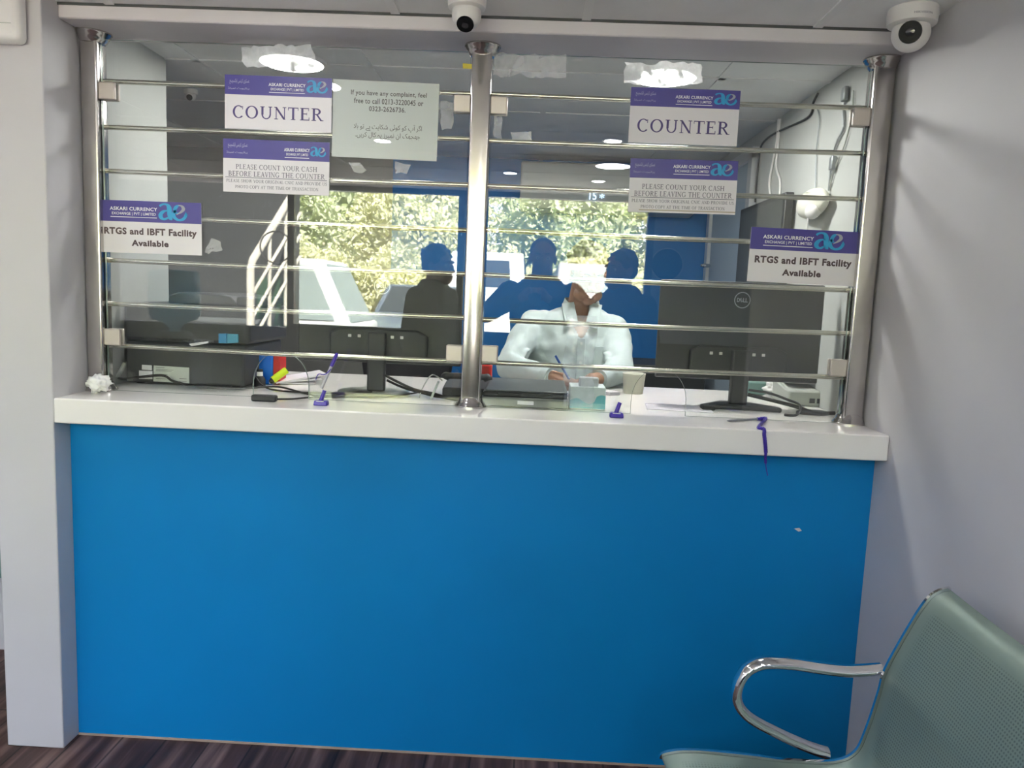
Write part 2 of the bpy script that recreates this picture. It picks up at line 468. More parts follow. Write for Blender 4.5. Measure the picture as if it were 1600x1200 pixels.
_AR = {'ا': 'ﺍﺎ', 'آ': 'ﺁﺂ', 'ر': 'ﺭﺮ', 'ز': 'ﺯﺰ', 'و': 'ﻭﻮ', 'ے': 'ﮮﮯ', 'ڈ': 'ﮈﮉ',
       'ب': 'ﺏﺐﺑﺒ', 'پ': 'ﭖﭗﭘﭙ', 'ت': 'ﺕﺖﺗﺘ', 'ٹ': 'ﭦﭧﭨﭩ', 'ج': 'ﺝﺞﺟﺠ',
       'چ': 'ﭺﭻﭼﭽ', 'س': 'ﺱﺲﺳﺴ', 'ش': 'ﺵﺶﺷﺸ', 'ع': 'ﻉﻊﻋﻌ', 'ک': 'ﮎﮏﮐﮑ',
       'گ': 'ﮒﮓﮔﮕ', 'ل': 'ﻝﻞﻟﻠ', 'م': 'ﻡﻢﻣﻤ', 'ن': 'ﻥﻦﻧﻨ', 'ھ': 'ﮪﮫﮬﮭ',
       'ہ': 'ﮦﮧﮨﮩ', 'ئ': 'ﺉﺊﺋﺌ', 'ی': 'ﯼﯽﯾﯿ', 'ں': 'ﮞﮟ'}
def urdu(s):
    out = ''
    for wd in s.split(' '):
        g = []
        i = 0; prev = False
        while i < len(wd):
            ch = wd[i]
            if ch == 'ل' and i + 1 < len(wd) and wd[i + 1] == 'ا':
                g.append('ﻼ' if prev else 'ﻻ'); prev = False; i += 2; continue
            if ch not in _AR: g.append(ch); prev = False; i += 1; continue
            f = _AR[ch]; nxt = i + 1 < len(wd) and wd[i + 1] in _AR
            if len(f) == 2: g.append(f[1] if prev else f[0]); prev = False
            else:
                g.append(f[(3 if nxt else 1) if prev else (2 if nxt else 0)]); prev = nxt
            i += 1
        out = ''.join(reversed(g)) + (' ' + out if out else '')
    return out

# a bookish serif alphabet, drawn with straight stems, thin hairlines and elliptical bowls (cap height 1)
TK, TN, SE, SH = 0.155, 0.075, 0.085, 0.06
def _quad(a, b, wa, out):
    (x0, y0), (x1, y1) = a, b
    out.append([(x0 - wa / 2, y0), (x0 + wa / 2, y0), (x1 + wa / 2, y1), (x1 - wa / 2, y1)])
def _stem(x, out, w_=TK, y0=0, y1=1, bot=True, top=True):
    out.append([(x - w_ / 2, y0), (x + w_ / 2, y0), (x + w_ / 2, y1), (x - w_ / 2, y1)])
    if bot: out.append([(x - w_ / 2 - SE, 0), (x + w_ / 2 + SE, 0), (x + w_ / 2 + SE, SH), (x - w_ / 2 - SE, SH)])
    if top: out.append([(x - w_ / 2 - SE, 1 - SH), (x + w_ / 2 + SE, 1 - SH), (x + w_ / 2 + SE, 1), (x - w_ / 2 - SE, 1)])
def _ser(x, y, wd, out):
    out.append([(x - wd, y), (x + wd, y), (x + wd, y + SH), (x - wd, y + SH)])
def _arc(cx, cy, rx, ry, a0, a1, out, tk=TK, tn=TN, n=22):
    for i in range(n):
        p = []
        for a in (a0 + (a1 - a0) * i / n, a0 + (a1 - a0) * (i + 1) / n):
            r = math.radians(a); p.append(((cx + rx * math.cos(r), cy + ry * math.sin(r)), (cx + (rx - tk) * math.cos(r), cy + (ry - tn) * math.sin(r))))
        out.append([p[0][0], p[1][0], p[1][1], p[0][1]])
def _box(x0, x1, y0, y1, out): out.append([(x0, y0), (x1, y0), (x1, y1), (x0, y1)])
def serif(ch):
    o = []
    if ch == 'C':
        _arc(.44, .5, .42, .52, 48, 318, o); _box(.70, .75, .70, .97, o); adv = .86
    elif ch == 'G':
        _arc(.44, .5, .42, .52, 48, 312, o); _box(.70, .75, .70, .97, o); _box(.66, .79, .06, .42, o); _box(.56, .88, .40, .45, o); adv = .96
    elif ch == 'O': _arc(.46, .5, .45, .52, 0, 360, o, n=36); adv = .98
    elif ch == 'D': _stem(.18, o); _arc(.40, .5, .42, .5, -90, 90, o); _box(.18, .42, 0, TN, o); _box(.18, .42, 1 - TN, 1, o); adv = .92
    elif ch == 'U':
        _stem(.18, o, y0=.34, bot=False); _stem(.74, o, TN * 1.3, .34, bot=False); _arc(.45, .36, .335, .38, 180, 360, o, tk=.11); adv = .94
    elif ch == 'N':
        _box(.13, .19, 0, 1, o); _ser(.16, 0, .13, o); _box(.72, .78, 0, 1, o); _ser(.75, 1 - SH, .13, o); _quad((.13, 1), (.75, 0), .16, o); _box(.02, .16, 1 - SH, 1, o); adv = .92
    elif ch == 'M':
        _box(.12, .18, 0, 1, o); _ser(.15, 0, .13, o); _stem(.88, o); _quad((.15, 1), (.50, 0), .15, o); _quad((.86, 1), (.50, 0), .07, o); _box(.02, .2, 1 - SH, 1, o); adv = 1.1
    elif ch == 'T': _stem(.39, o, top=False); _box(.02, .76, 1 - TN, 1, o); _box(.02, .06, .76, 1, o); _box(.72, .76, .76, 1, o); adv = .80
    elif ch in 'EF':
        _stem(.18, o); _box(.18, .64, 1 - TN, 1, o); _box(.60, .645, .76, 1, o); _box(.18, .50, .49, .49 + TN, o); _box(.47, .51, .42, .62, o)
        if ch == 'E': _box(.18, .68, 0, TN, o); _box(.64, .69, 0, .25, o)
        adv = .76 if ch == 'E' else .70
    elif ch == 'L': _stem(.18, o); _box(.18, .66, 0, TN, o); _box(.62, .665, 0, .27, o); adv = .72
    elif ch == 'I': _stem(.2, o); adv = .42
    elif ch == 'H': _stem(.18, o); _stem(.76, o); _box(.18, .76, .48, .48 + TN, o); adv = .98
    elif ch in 'PRB':
        _stem(.18, o); yb = .44 if ch == 'P' else .48
        _arc(.38, (1 + yb) / 2, .29, (1 - yb) / 2, -90, 90, o); _box(.18, .39, 1 - TN, 1, o); _box(.18, .39, yb, yb + TN, o); adv = .74
        if ch == 'R': _quad((.40, .5), (.72, .0), .14, o); _box(.64, .86, 0, SH, o); adv = .86
        if ch == 'B': _arc(.40, .26, .33, .26, -90, 90, o); _box(.18, .41, 0, TN, o); adv = .82
    elif ch == 'A':
        _quad((.12, 0), (.40, 1), .065, o); _quad((.70, 0), (.42, 1), .145, o); _box(.2, .6, .32, .32 + TN, o); _ser(.12, 0, .12, o); _ser(.70, 0, .14, o); adv = .84
    elif ch == 'V':
        _quad((.40, 0), (.13, 1), .145, o); _quad((.42, 0), (.70, 1), .065, o); _ser(.13, 1 - SH, .13, o); _ser(.70, 1 - SH, .12, o); adv = .82
    elif ch == 'W':
        _quad((.32, 0), (.12, 1), .14, o); _quad((.33, 0), (.54, 1), .065, o); _quad((.76, 0), (.56, 1), .14, o); _quad((.77, 0), (.98, 1), .065, o)
        _ser(.12, 1 - SH, .12, o); _ser(.55, 1 - SH, .1, o); _ser(.98, 1 - SH, .1, o); adv = 1.1
    elif ch == 'Y':
        _stem(.40, o, y1=.48, top=False); _quad((.40, .44), (.12, 1), .14, o); _quad((.41, .44), (.68, 1), .065, o); _ser(.12, 1 - SH, .13, o); _ser(.68, 1 - SH, .12, o); adv = .80
    elif ch == 'S':
        _arc(.32, .745, .27, .275, 20, 270, o, tk=.12); _arc(.32, .27, .29, .29, -160, 90, o, tk=.12); _box(.53, .57, .72, .95, o); _box(.03, .07, .06, .30, o); adv = .66
    else: adv = .34
    return o, adv
def serif_geo(s, track=0.05):
    vs, fs, x = [], [], 0.0
    for ch in s:
        polys, adv = serif(ch)
        for p in polys:
            n = len(vs); vs += [(x + a, b) for a, b in p]; fs.append(tuple(range(n, n + len(p))))
        x += adv + track
    return vs, fs

class Board:
    """a flat notice: u runs 0..1 left to right, v 0..1 top to bottom, n is the way it faces"""
    def __init__(s, c, r, d, wd, ht, n):
        s.c, s.r, s.d, s.w, s.h, s.n = Vector(c), Vector(r).normalized(), Vector(d).normalized(), wd, ht, Vector(n).normalized()
    def P(s, u, v, lift=0.0):
        return s.c + s.r * ((u - .5) * s.w) + s.d * ((v - .5) * s.h) + s.n * lift
    def put(s, mb, geo, u0, u1, v0, v1, lift, keep=False, mi=0):
        """fit flat geometry into the box u0..u1, v0..v1 (v0 is the top)"""
        vs, fs = geo
        xs = [a for a, b in vs]; ys = [b for a, b in vs]
        x0, x1, y0, y1 = min(xs), max(xs), min(ys), max(ys)
        if keep:
            sc_ = min((u1 - u0) * s.w / (x1 - x0), (v1 - v0) * s.h / (y1 - y0))
            du, dv = (x1 - x0) * sc_ / s.w, (y1 - y0) * sc_ / s.h
            uc, vc = (u0 + u1) / 2, (v0 + v1) / 2
            u0, u1, v0, v1 = uc - du / 2, uc + du / 2, vc - dv / 2, vc + dv / 2
        mb.add([s.P(u0 + (a - x0) / (x1 - x0) * (u1 - u0), v1 - (b - y0) / (y1 - y0) * (v1 - v0), lift) for a, b in vs], fs, mi)
    def rect(s, mb, u0, u1, v0, v1, lift=0.0, th=0.0, mi=0):
        if th:
            mb.add([s.P(u0, v0, lift), s.P(u1, v0, lift), s.P(u1, v1, lift), s.P(u0, v1, lift),
                    s.P(u0, v0, lift + th), s.P(u1, v0, lift + th), s.P(u1, v1, lift + th), s.P(u0, v1, lift + th)],
                   [(0, 3, 2, 1), (4, 5, 6, 7), (0, 1, 5, 4), (1, 2, 6, 5), (2, 3, 7, 6), (3, 0, 4, 7)], mi)
        else:
            mb.add([s.P(u0, v0, lift), s.P(u1, v0, lift), s.P(u1, v1, lift), s.P(u0, v1, lift)], [(0, 3, 2, 1)], mi)
def stroke_geo(pts, wd, n=6):
    """a brush stroke through 2D pts with widths wd, as quads"""
    P = catmull([(a, b, 0) for a, b in pts], n); W = catmull([(a, 0, 0) for a in wd], n)
    vs, fs = [], []
    for i, p in enumerate(P):
        t = (P[min(i + 1, len(P) - 1)] - P[max(i - 1, 0)]).normalized(); q = Vector((-t.y, t.x, 0)) * max(W[i].x, 0) / 2
        vs += [(p.x + q.x, p.y + q.y), (p.x - q.x, p.y - q.y)]
        if i: k = 2 * i; fs.append((k - 2, k - 1, k + 1, k))
    return vs, fs
def merge_geo(gs):
    vs, fs = [], []
    for a, b in gs:
        n = len(vs); vs += a; fs += [tuple(i + n for i in f) for f in b]
    return vs, fs
LOGO_A = merge_geo([
    stroke_geo([(.06, .80), (.04, .88), (.16, .97), (.30, .92), (.355, .70), (.36, .35), (.40, .10), (.46, .06)], [.02, .09, .10, .13, .17, .16, .13, .03]),
    stroke_geo([(.33, .60), (.15, .54), (.045, .34), (.07, .14), (.19, .08), (.34, .22)], [.05, .13, .15, .14, .12, .06])])
LOGO_E = merge_geo([
    stroke_geo([(.82, .52), (.60, .46), (.545, .62), (.60, .84), (.70, .93)], [.02, .07, .12, .13, .07]),
    stroke_geo([(.545, .62), (.50, .42), (.53, .20), (.66, .06), (.82, .10), (.92, .28), (.95, .42)], [.08, .12, .14, .13, .13, .11, .03]),
    ([(.86, .30), (1.0, .36), (.93, .55)], [(0, 1, 2)])])
LOGO_S = stroke_geo([(.67, .93), (.80, .88), (.85, .70), (.76, .52), (.60, .36)], [.05, .10, .12, .10, .02])

# ================================================================== THE ROOM
XR, XL = 0.964, -1.307          # right wall face, inner face of the pillar
ZC, ZB = 2.086, 2.115           # hall ceiling, booth ceiling
YB = 2.25                       # back wall
LT = 1.028                      # top of the worktop
YF = -3.5                       # street front
# floor
struct(MB().bb(-3.3, 1.9, -3.6, 2.4, -0.12, 0.0), 'floor', 'floor')
# walls
struct(MB().bb(XR, XR + 0.14, -1.25, 0.03, 0, 2.3), 'wall_right', 'wall')
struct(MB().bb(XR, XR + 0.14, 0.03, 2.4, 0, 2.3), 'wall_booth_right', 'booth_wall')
struct(MB().bb(XR + 0.14, 1.9, -1.25, -1.13, 0, 2.3).bb(1.76, 1.9, -3.6, -1.25, 0, 2.3), 'wall_hall_right', 'wall')
struct(MB().bb(-3.3, -3.16, -3.6, 2.4, 0, 2.3), 'wall_left', 'wall')
struct(MB().bb(-0.84, 1.1, YB, YB + 0.12, 0, 2.3), 'wall_back', 'blue_wall')
struct(MB().bb(-3.3, -0.84, YB, YB + 0.12, 0, 2.3), 'wall_back_left', 'grey_wall')
struct(MB().bb(-1.473, XL, -0.1785, 0.03, 0, 2.3), 'pillar_left', 'wall', bevel=0.003)
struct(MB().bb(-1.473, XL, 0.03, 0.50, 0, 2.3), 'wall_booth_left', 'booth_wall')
struct(MB().bb(-3.16, -1.473, 0.38, 0.50, 0, 2.3), 'wall_passage', 'wall')
# ceilings: hall with tile grid, booth
def ceiling(name, x0, x1, y0, y1, z, xs, ys, mbar):
    c = struct(MB().bb(x0, x1, y0, y1, z, z + 0.1), name, 'ceil')
    g = MB()
    for x in xs: g.bb(x - 0.012, x + 0.012, y0, y1, z - 0.004, z + 0.001)
    for y in ys: g.bb(x0, x1, y - 0.012, y + 0.012, z - 0.004, z + 0.001)
    struct(g, 'ceiling_grid', mbar, c)
ceiling('ceiling', -3.3, 1.9, -3.6, -0.107, ZC, [-2.9, -2.33, -1.75, -1.164, -0.40, 0.103, 0.704, 1.3], [-0.72, -1.32, -1.92, -2.52, -3.12], 'bar')
ceiling('ceiling_booth', -3.3, 1.1, 0.085, 2.4, ZB, [-2.4, -1.8, -1.2, -0.6, 0.0, 0.6], [0.5, 1.1, 1.7], 'ceil')
struct(MB().bb(-3.4, 2.0, -3.6, 2.5, 2.3, 2.42), 'roof', 'wall')
bm_ = MB().bb(XL - 0.0, XR, -0.107, 0.085, 2.045, 2.30)
struct(bm_, 'beam_front', 'beam', bevel=0.004)
struct(MB().bb(XL, XR, -0.109, -0.101, 2.079, 2.0861), 'trim_1', 'dark_panel')
struct(MB().bb(-3.3, -1.473, -0.107, 0.0, 2.0, 2.3), 'beam_passage', 'beam')
# pale side door frame where the right wall meets the blue back wall
dr = struct(MB().bb(XR - 0.012, XR + 0.001, 1.36, 2.08, 0.0, 2.0), 'door_1', 'frost')
struct(MB().bb(XR - 0.03, XR, 2.08, 2.14, 0, 2.03).bb(XR - 0.03, XR, 1.30, 1.36, 0, 2.03).bb(XR - 0.03, XR, 1.30, 2.14, 2.0, 2.05), 'door_frame', 'alu_pale', dr)
struct(MB().ell((XR - 0.05, 2.0, 1.55), (0.03, 0.015, 0.012)), 'door_handle', 'chrome', dr)

# ---------------- counter
single(MB().bb(XL + 0.0005, XR - 0.0005, -0.105, -0.055, 0.0, 0.9575), 'service_counter', 'blue', 'bright blue painted counter body below the white worktop', 'counter')
struct(MB().bb(XL + 0.001, XR - 0.001, -0.108, -0.1052, 0.0, 0.006), 'baseboard_counter', 'boundary')
single(MB().bb(XL + 0.0005, XR - 0.0005, -0.1785, 0.70, 0.958, LT), 'worktop', 'worktop', 'long white worktop running under the glass from pillar to right wall', 'worktop', bevel=0.004)
for k, (x0, x1) in enumerate(((-1.30, -1.27), (0.93, 0.962))):
    single(MB().bb(x0, x1, -0.05, 0.62, 0.0, 0.9575), 'counter_leg_panel', 'grey_wall', ['grey support panel under the worktop at the pillar end', 'grey support panel under the worktop at the right wall end'][k], 'counter panel')
pc = at(1247, 828, -0.106)
single(MB().add([(pc.x - .011, -.1055, pc.z + .003), (pc.x + .003, -.1055, pc.z + .006), (pc.x + .011, -.1055, pc.z - .002), (pc.x + .002, -.1055, pc.z - .005),
                 (pc.x - .011, -.1053, pc.z + .003), (pc.x + .003, -.1053, pc.z + .006), (pc.x + .011, -.1053, pc.z - .002), (pc.x + .002, -.1053, pc.z - .005)],
                [(0, 1, 2, 3), (7, 6, 5, 4), (0, 4, 5, 1), (1, 5, 6, 2), (2, 6, 7, 3), (3, 7, 4, 0)]), 'paint_chip', 'beam', 'small pale chip in the blue paint of the counter front', 'paint chip')

# ---------------- steel guard frame: posts, flanges, clamps, rails
PX = [(-1.305, -1.256), (-0.203, -0.147), (0.901, 0.957)]
guard = thing('steel_guard_frame', 'polished steel posts and horizontal rails guarding the counter glass', 'guard frame', (0, 0.01, LT))
def rsq(cx, cy, wx, wy, r, n=4):
    pts = []
    for sx, sy, a0 in ((1, 1, 0), (-1, 1, 90), (-1, -1, 180), (1, -1, 270)):
        for i in range(n + 1):
            a = math.radians(a0 + 90 * i / n)
            pts.append((cx + sx * (wx / 2 - r) + r * math.cos(a), cy + sy * (wy / 2 - r) + r * math.sin(a)))
    return pts
PY = 0.010
for x0, x1 in PX:
    cx = (x0 + x1) / 2
    p = MB().prism(rsq(cx, PY, x1 - x0, 0.056, 0.006), lambda u, v, t: Vector((u, v, t)), LT + 0.001, 2.044).build('post', 'steel', guard, smooth=25)
    fl = [(0.0, 0), (0.047, 0), (0.047, 0.004), (0.044, 0.007), (0.042, 0.012), (0.039, 0.014), (0.037, 0.020), (0.034, 0.026), (0.030, 0.030), (0.0, 0.030)]
    for nm_, mb in (('base_flange', MB().lathe(fl, (cx, PY, LT), 28)), ('cap_flange', MB().lathe([(r * 1.08, -z) for r, z in fl][::-1], (cx, PY, 2.045), 28))):
        for v in mb.v: v.x = min(max(v.x, XL + .0008), XR - .0008)
        mb.build(nm_, 'steel', p, smooth=40)
RZ = [1.37 + z for z in (0.550, 0.424, 0.298, 0.171, 0.043, -0.084, -0.2105)]
for bay in (0, 1):
    xa, xb = PX[bay][1] - 0.004, PX[bay + 1][0] + 0.004
    for z in RZ:
        dz = 0.004 * math.sin(z * 13 + bay)
        MB().tube([(xa, 0.029, z + dz * .5), ((xa + xb) / 2, 0.029, z - 0.003), (xb, 0.029, z - dz * .5)], 0.0072, 12).build('rail', 'rail', guard, smooth=50)
def clamp(px, py, side, edge):
    c = at(px, py, -0.006)
    x0, x1 = (edge, edge + 0.047) if side > 0 else (edge - 0.047, edge)
    b = MB().bb(x0, x1, -0.0125, -0.0012, c.z - 0.024, c.z + 0.024).bb(x0, x1, 0.0095, 0.019, c.z - 0.024, c.z + 0.024)
    b.build('glass_clamp', 'clamp', guard, bevel=0.003)
for a in ((163, 142, 1, PX[0][1]), (167, 526, 1, PX[0][1]), (722, 162, -1, PX[1][0]), (708, 552, -1, PX[1][0]),
          (778, 165, 1, PX[1][1]), (763, 553, 1, PX[1][1]), (1348, 183, -1, PX[2][0]), (1312, 575, -1, PX[2][0])):
    clamp(*a)

# ---------------- glass screens with an arched opening at the foot
def screen(x0, x1, a0, a1, ztop, label):
    poly = [(x0, LT + 0.001), (a0, LT + 0.001)]
    ha = (a1 - a0) / 2; cx = (a0 + a1) / 2
    for i in range(0, 21):
        a = PI - PI * i / 20
        poly.append((cx + ha * math.cos(a), LT + 0.035 + 0.102 * math.sin(a) ** 0.9))
    poly += [(a1, LT + 0.001), (x1, LT + 0.001), (x1, ztop), (x0, ztop)]
    mb = MB().prism(poly, lambda u, v, t: Vector((u, t, v)), 0.0, 0.008, 0, 1)
    o = mb.build('glass_screen', ['glass', 'glass_edge'])
    return tag(o, label, 'glass screen')
gl0, gl1 = at(395, 620, 0.0).x, at(482, 620, 0.0).x
gr0, gr1 = at(985, 648, 0.0).x, at(1071, 648, 0.0).x
screen(PX[0][1] + 0.003, PX[1][0] - 0.004, gl0, gl1, 2.026, 'clear glass counter screen left of the middle steel post')
screen(PX[1][1] + 0.004, PX[2][0] - 0.004, gr0, gr1, 2.024, 'clear glass counter screen right of the middle steel post')

# ================================================================== NOTICES ON THE GLASS
def board_from(px, yy=-0.0004):
    P = [at(x, y, yy) for x, y in px]            # TL TR BR BL
    c = sum(P, Vector()) / 4
    r = ((P[1] - P[0]) + (P[2] - P[3])); r.y = 0; r.normalize()
    d = Vector((r.z, 0, -r.x))
    wd = ((P[1] - P[0]).length + (P[2] - P[3]).length) / 2; ht = ((P[3] - P[0]).length + (P[2] - P[1]).length) / 2
    return Board((c.x, yy, c.z), r, d, wd, ht, (0, -1, 0))
SHEET, L1, L2, L3 = 0.0012, 0.0016, 0.0018, 0.0020
def logo(b, root, u0, u1, v0, v1):
    def part(g, name, m):
        mb = MB(); mb.add([b.P(u0 + x * (u1 - u0), v1 - y * (v1 - v0), L2 if name != 'logo_curl' else L3) for x, y in g[0]], g[1]); mb.build(name, m, root, fix=False)
    part(merge_geo([LOGO_A, LOGO_E]), 'logo_letters', 'cyan'); part(LOGO_S, 'logo_curl', 'silver')
def header(b, root, vh, ux, lg, faint):
    mb = MB(); b.rect(mb, 0.0, 1.0, 0.0, vh, SHEET, 0.0001); mb.build('header_band', 'purple', root)
    u0, u1, va = ux
    k = vh
    mb = MB(); b.put(mb, text_geo('ASKARI CURRENCY', 0.018, 1.05), u0, u1, va, va + .17 * k, L1)
    mb.build('company_name', 'white_ink', root, fix=False)
    mb = MB(); b.put(mb, text_geo('EXCHANGE | PVT | LIMITED', 0.008, 1.03), u0 + .02, u1 - .015, va + .25 * k, va + .42 * k, L1)
    b.rect(mb, u0 + .005, u1 - .005, va + .47 * k, va + .50 * k, L1)
    mb.build('company_subtitle', 'white_ink', root, fix=False)
    logo(b, root, *lg)
    if faint:
        mb = MB(); b.put(mb, text_geo(urdu('عسکری کرنسی ایکسچینج')), .045, .23, .20 * k, .48 * k, L1)
        b.put(mb, text_geo(urdu('پرائیویٹ لمیٹڈ')), .03, .23, .62 * k, .76 * k, L1)
        mb.build('urdu_heading', 'faint_ink', root, fix=False)
def sign(px, vh, kind, label, ux, lg, faint, fold=False):
    b = board_from(px)
    root = thing('notice_sign', label, 'sign', b.c)
    mb = MB(); b.rect(mb, 0, 1, 0, 1, 0.0, SHEET); mb.build('sheet', 'paper', root)
    header(b, root, vh, ux, lg, faint)
    mb = MB()
    if kind == 'counter':
        b.put(mb, serif_geo('COUNTER', 0.06), .075, .925, .56, .80, L1); mb.build('lettering', 'ink_purple', root, fix=False)
    elif kind == 'cash':
        b.put(mb, serif_geo('PLEASE COUNT YOUR CASH'), .12, .885, .47, .565, L1)
        b.put(mb, serif_geo('BEFORE LEAVING THE COUNTER'), .05, .96, .60, .70, L1)
        b.rect(mb, .02, .98, .715, .725, L1)
        mb.build('lettering', 'ink_grey', root, fix=False)
        mb = MB(); b.put(mb, serif_geo('PLEASE SHOW YOUR ORIGINAL CNIC AND PROVIDE US'), .03, .98, .755, .815, L1)
        b.put(mb, serif_geo('PHOTO COPY AT THE TIME OF TRANSACTION'), .115, .90, .865, .925, L1)
        mb.build('small_lettering', 'ink_grey', root, fix=False)
    else:
        b.put(mb, text_geo('RTGS and IBFT Facility', 0.042, 1.10), .055, .955, .515, .685, L1)
        b.put(mb, text_geo('Available', 0.042, 1.10), .32, .68, .745, .865, L1)
        mb.build('lettering', 'ink_brown', root, fix=False)
    if fold:
        mb = MB(); b.rect(mb, .10, 1.0, .945, .968, SHEET, .0003); mb.build('fold', mat('fold_tan', (.52, .45, .38), .6), root)
    return root, b
sign([(352, 117), (519, 122), (517.7, 208), (351, 200)], .36, 'counter', 'COUNTER notice with purple band, upper left, beside the plain complaint notice', (.41, .755, .125), (.77, .965, .055, .285), True)
sign([(349, 216), (515, 223), (514.4, 305.8), (349, 299.4)], .365, 'cash', 'PLEASE COUNT YOUR CASH notice hanging in the left glass bay', (.575, .815, .135), (.825, .97, .095, .275), True)
sign([(154, 312), (314.5, 317.2), (315.8, 399.6), (154.3, 393.2)], .40, 'rtgs', 'RTGS and IBFT notice beside the left steel post', (.115, .575, .12), (.595, .87, .035, .355), False)
sign([(986.3, 136), (1156.7, 142), (1151.4, 229.2), (981.5, 222.6)], .335, 'counter', 'COUNTER notice with navy band under the lamp in the right glass bay', (.41, .755, .12), (.77, .975, .055, .265), True)
sign([(984.5, 247), (1153.7, 252), (1148.4, 335.6), (982, 330.9)], .36, 'cash', 'PLEASE COUNT YOUR CASH notice with folded lower edge in the right glass bay', (.40, .745, .10), (.755, .965, .055, .285), True, True)
sign([(1174, 355.3), (1342.3, 362), (1335, 448.6), (1167, 438.5)], .40, 'rtgs', 'RTGS and IBFT notice beside the right steel post', (.115, .585, .13), (.60, .875, .04, .35), False)
b = board_from([(520, 124.4), (686.2, 130.5), (682.7, 253), (519.3, 243.7)], 0.0107)
nt_ = thing('complaint_notice', 'plain pale grey complaint notice with phone numbers and Urdu text', 'sign', b.c)
mb = MB(); b.rect(mb, 0, 1, 0, 1, 0.0, SHEET); mb.build('sheet', 'paper_grey', nt_)
mb = MB()
b.put(mb, text_geo('If you have any complaint, feel', 0.014, 1.06), .17, .885, .125, .205, L1)
b.put(mb, text_geo('free to call 0213-3220045 or', 0.014, 1.06), .20, .855, .225, .295, L1)
b.put(mb, text_geo('0323-2626736.', 0.014, 1.06), .345, .69, .325, .39, L1)
mb.build('lettering', 'ink', nt_, fix=False)
mb = MB()
b.put(mb, text_geo(urdu('اگر آپ کو کوئی شکایت ہے تو بلا')), .205, .85, .545, .645, L1)
b.put(mb, text_geo(urdu('جھجھک ان نمبرز پہ کال کریں۔')), .22, .835, .66, .75, L1)
mb.build('urdu_lettering', 'ink', nt_, fix=False)

# ---------------- scraps of old tape on the glass
def scrap(px, label, m='tape', jag=0.004, seed=1, th=0.0003, name='tape_scrap'):
    rnd = random.Random(seed); P = [at(x, y, 0.0) for x, y in px]; pts = []
    for i, a in enumerate(P):
        bb_ = P[(i + 1) % len(P)]; L_ = (bb_ - a).length; k = max(1, int(L_ / 0.012))
        for j in range(k):
            q = a.lerp(bb_, j / k); pts.append((q.x + rnd.uniform(-jag, jag), q.z + rnd.uniform(-jag, jag)))
    mb = MB().prism(pts, lambda u, v, t: Vector((u, t, v)), -0.0003 - th, -0.0003)
    return single(mb, name, m, label, 'tape')
scrap([(378, 74), (440, 70), (484, 71), (493, 88), (490, 108), (458, 113), (432, 107), (380, 103)], 'ragged strip of old tape above the left COUNTER notice', 'tape_lit', seed=3)
scrap([(977, 95), (1000, 99), (1018, 101), (1040, 96), (1060, 98), (1095, 98), (1096, 131), (1060, 133), (1020, 134), (976, 129)], 'ragged strip of old tape above the right COUNTER notice', 'tape_lit', seed=4)
scrap([(773, 84), (886, 87), (883, 120), (835, 122), (812, 115), (800, 121), (771, 118)], 'wide strip of old tape right of the middle post top', seed=5)
scrap([(797, 207), (831, 206), (830, 219), (800, 218)], 'small torn white tape scrap below the middle right clamp', seed=6, jag=0.002)
scrap([(545, 252), (562, 253), (575, 266), (560, 272), (548, 262)], 'curled tape scrap under the complaint notice, left one', seed=7)
scrap([(618, 254), (640, 256), (636, 272), (620, 270)], 'flat tape scrap under the complaint notice, right one', seed=8)
scrap([(688, 158), (712, 160), (706, 200), (690, 205)], 'old tape patch between the complaint notice and middle post', seed=9)
scrap([(772, 180), (784, 181), (783, 216), (770, 214)], 'narrow tape strip just below the middle right clamp', seed=10)
scrap([(330, 372), (345, 378), (348, 392), (318, 396)], 'old tape scrap at the corner of the left RTGS notice', seed=11)
yb_ = [at(x, y, 0.0) for x, y in ((723, 99), (737, 100), (737, 108), (723, 107))]
single(MB().prism([(p.x, p.z) for p in yb_], lambda u, v, t: Vector((u, t, v)), -0.0008, -0.0003), 'yellow_sticker', 'yellow', 'tiny yellow sticker left of the middle post near its top', 'sticker')
# clear crinkled film hanging on the right screen
def film():
    mb = MB(); nx, nz = 10, 26; rnd = random.Random(5)
    p0, p1 = at(885, 492, 0.0), at(925, 636, 0.0)
    g = [[None] * (nx + 1) for _ in range(nz + 1)]
    for j in range(nz + 1):
        for i in range(nx + 1):
            u, v = i / nx, j / nz
            x = p0.x + (p1.x - p0.x) * u + 0.004 * math.sin(v * 9); z = p0.z + (p1.z - p0.z) * v
            g[j][i] = Vector((x, -0.0045 - 0.0025 * abs(math.sin(u * 7 + v * 5)) - rnd.uniform(0, 0.001), z))
    vs = [p for r in g for p in r]
    back = [p + Vector((0, 0.0004, 0)) for p in vs]
    fs = []; W = nx + 1; N = len(vs)
    for j in range(nz):
        for i in range(nx):
            a = j * W + i; fs.append((a, a + 1, a + W + 1, a + W)); fs.append((N + a + W, N + a + W + 1, N + a + 1, N + a))
    mb.add(vs + back, fs)
    return single(mb, 'clear_film', 'plastic_bag', 'crinkled clear plastic film clinging to the right glass before the clerk', 'plastic film', smooth=60, fix=False)
film()

# ================================================================== THINGS ON THE WORKTOP
def on_top(px, py): return atz(px, py, LT)
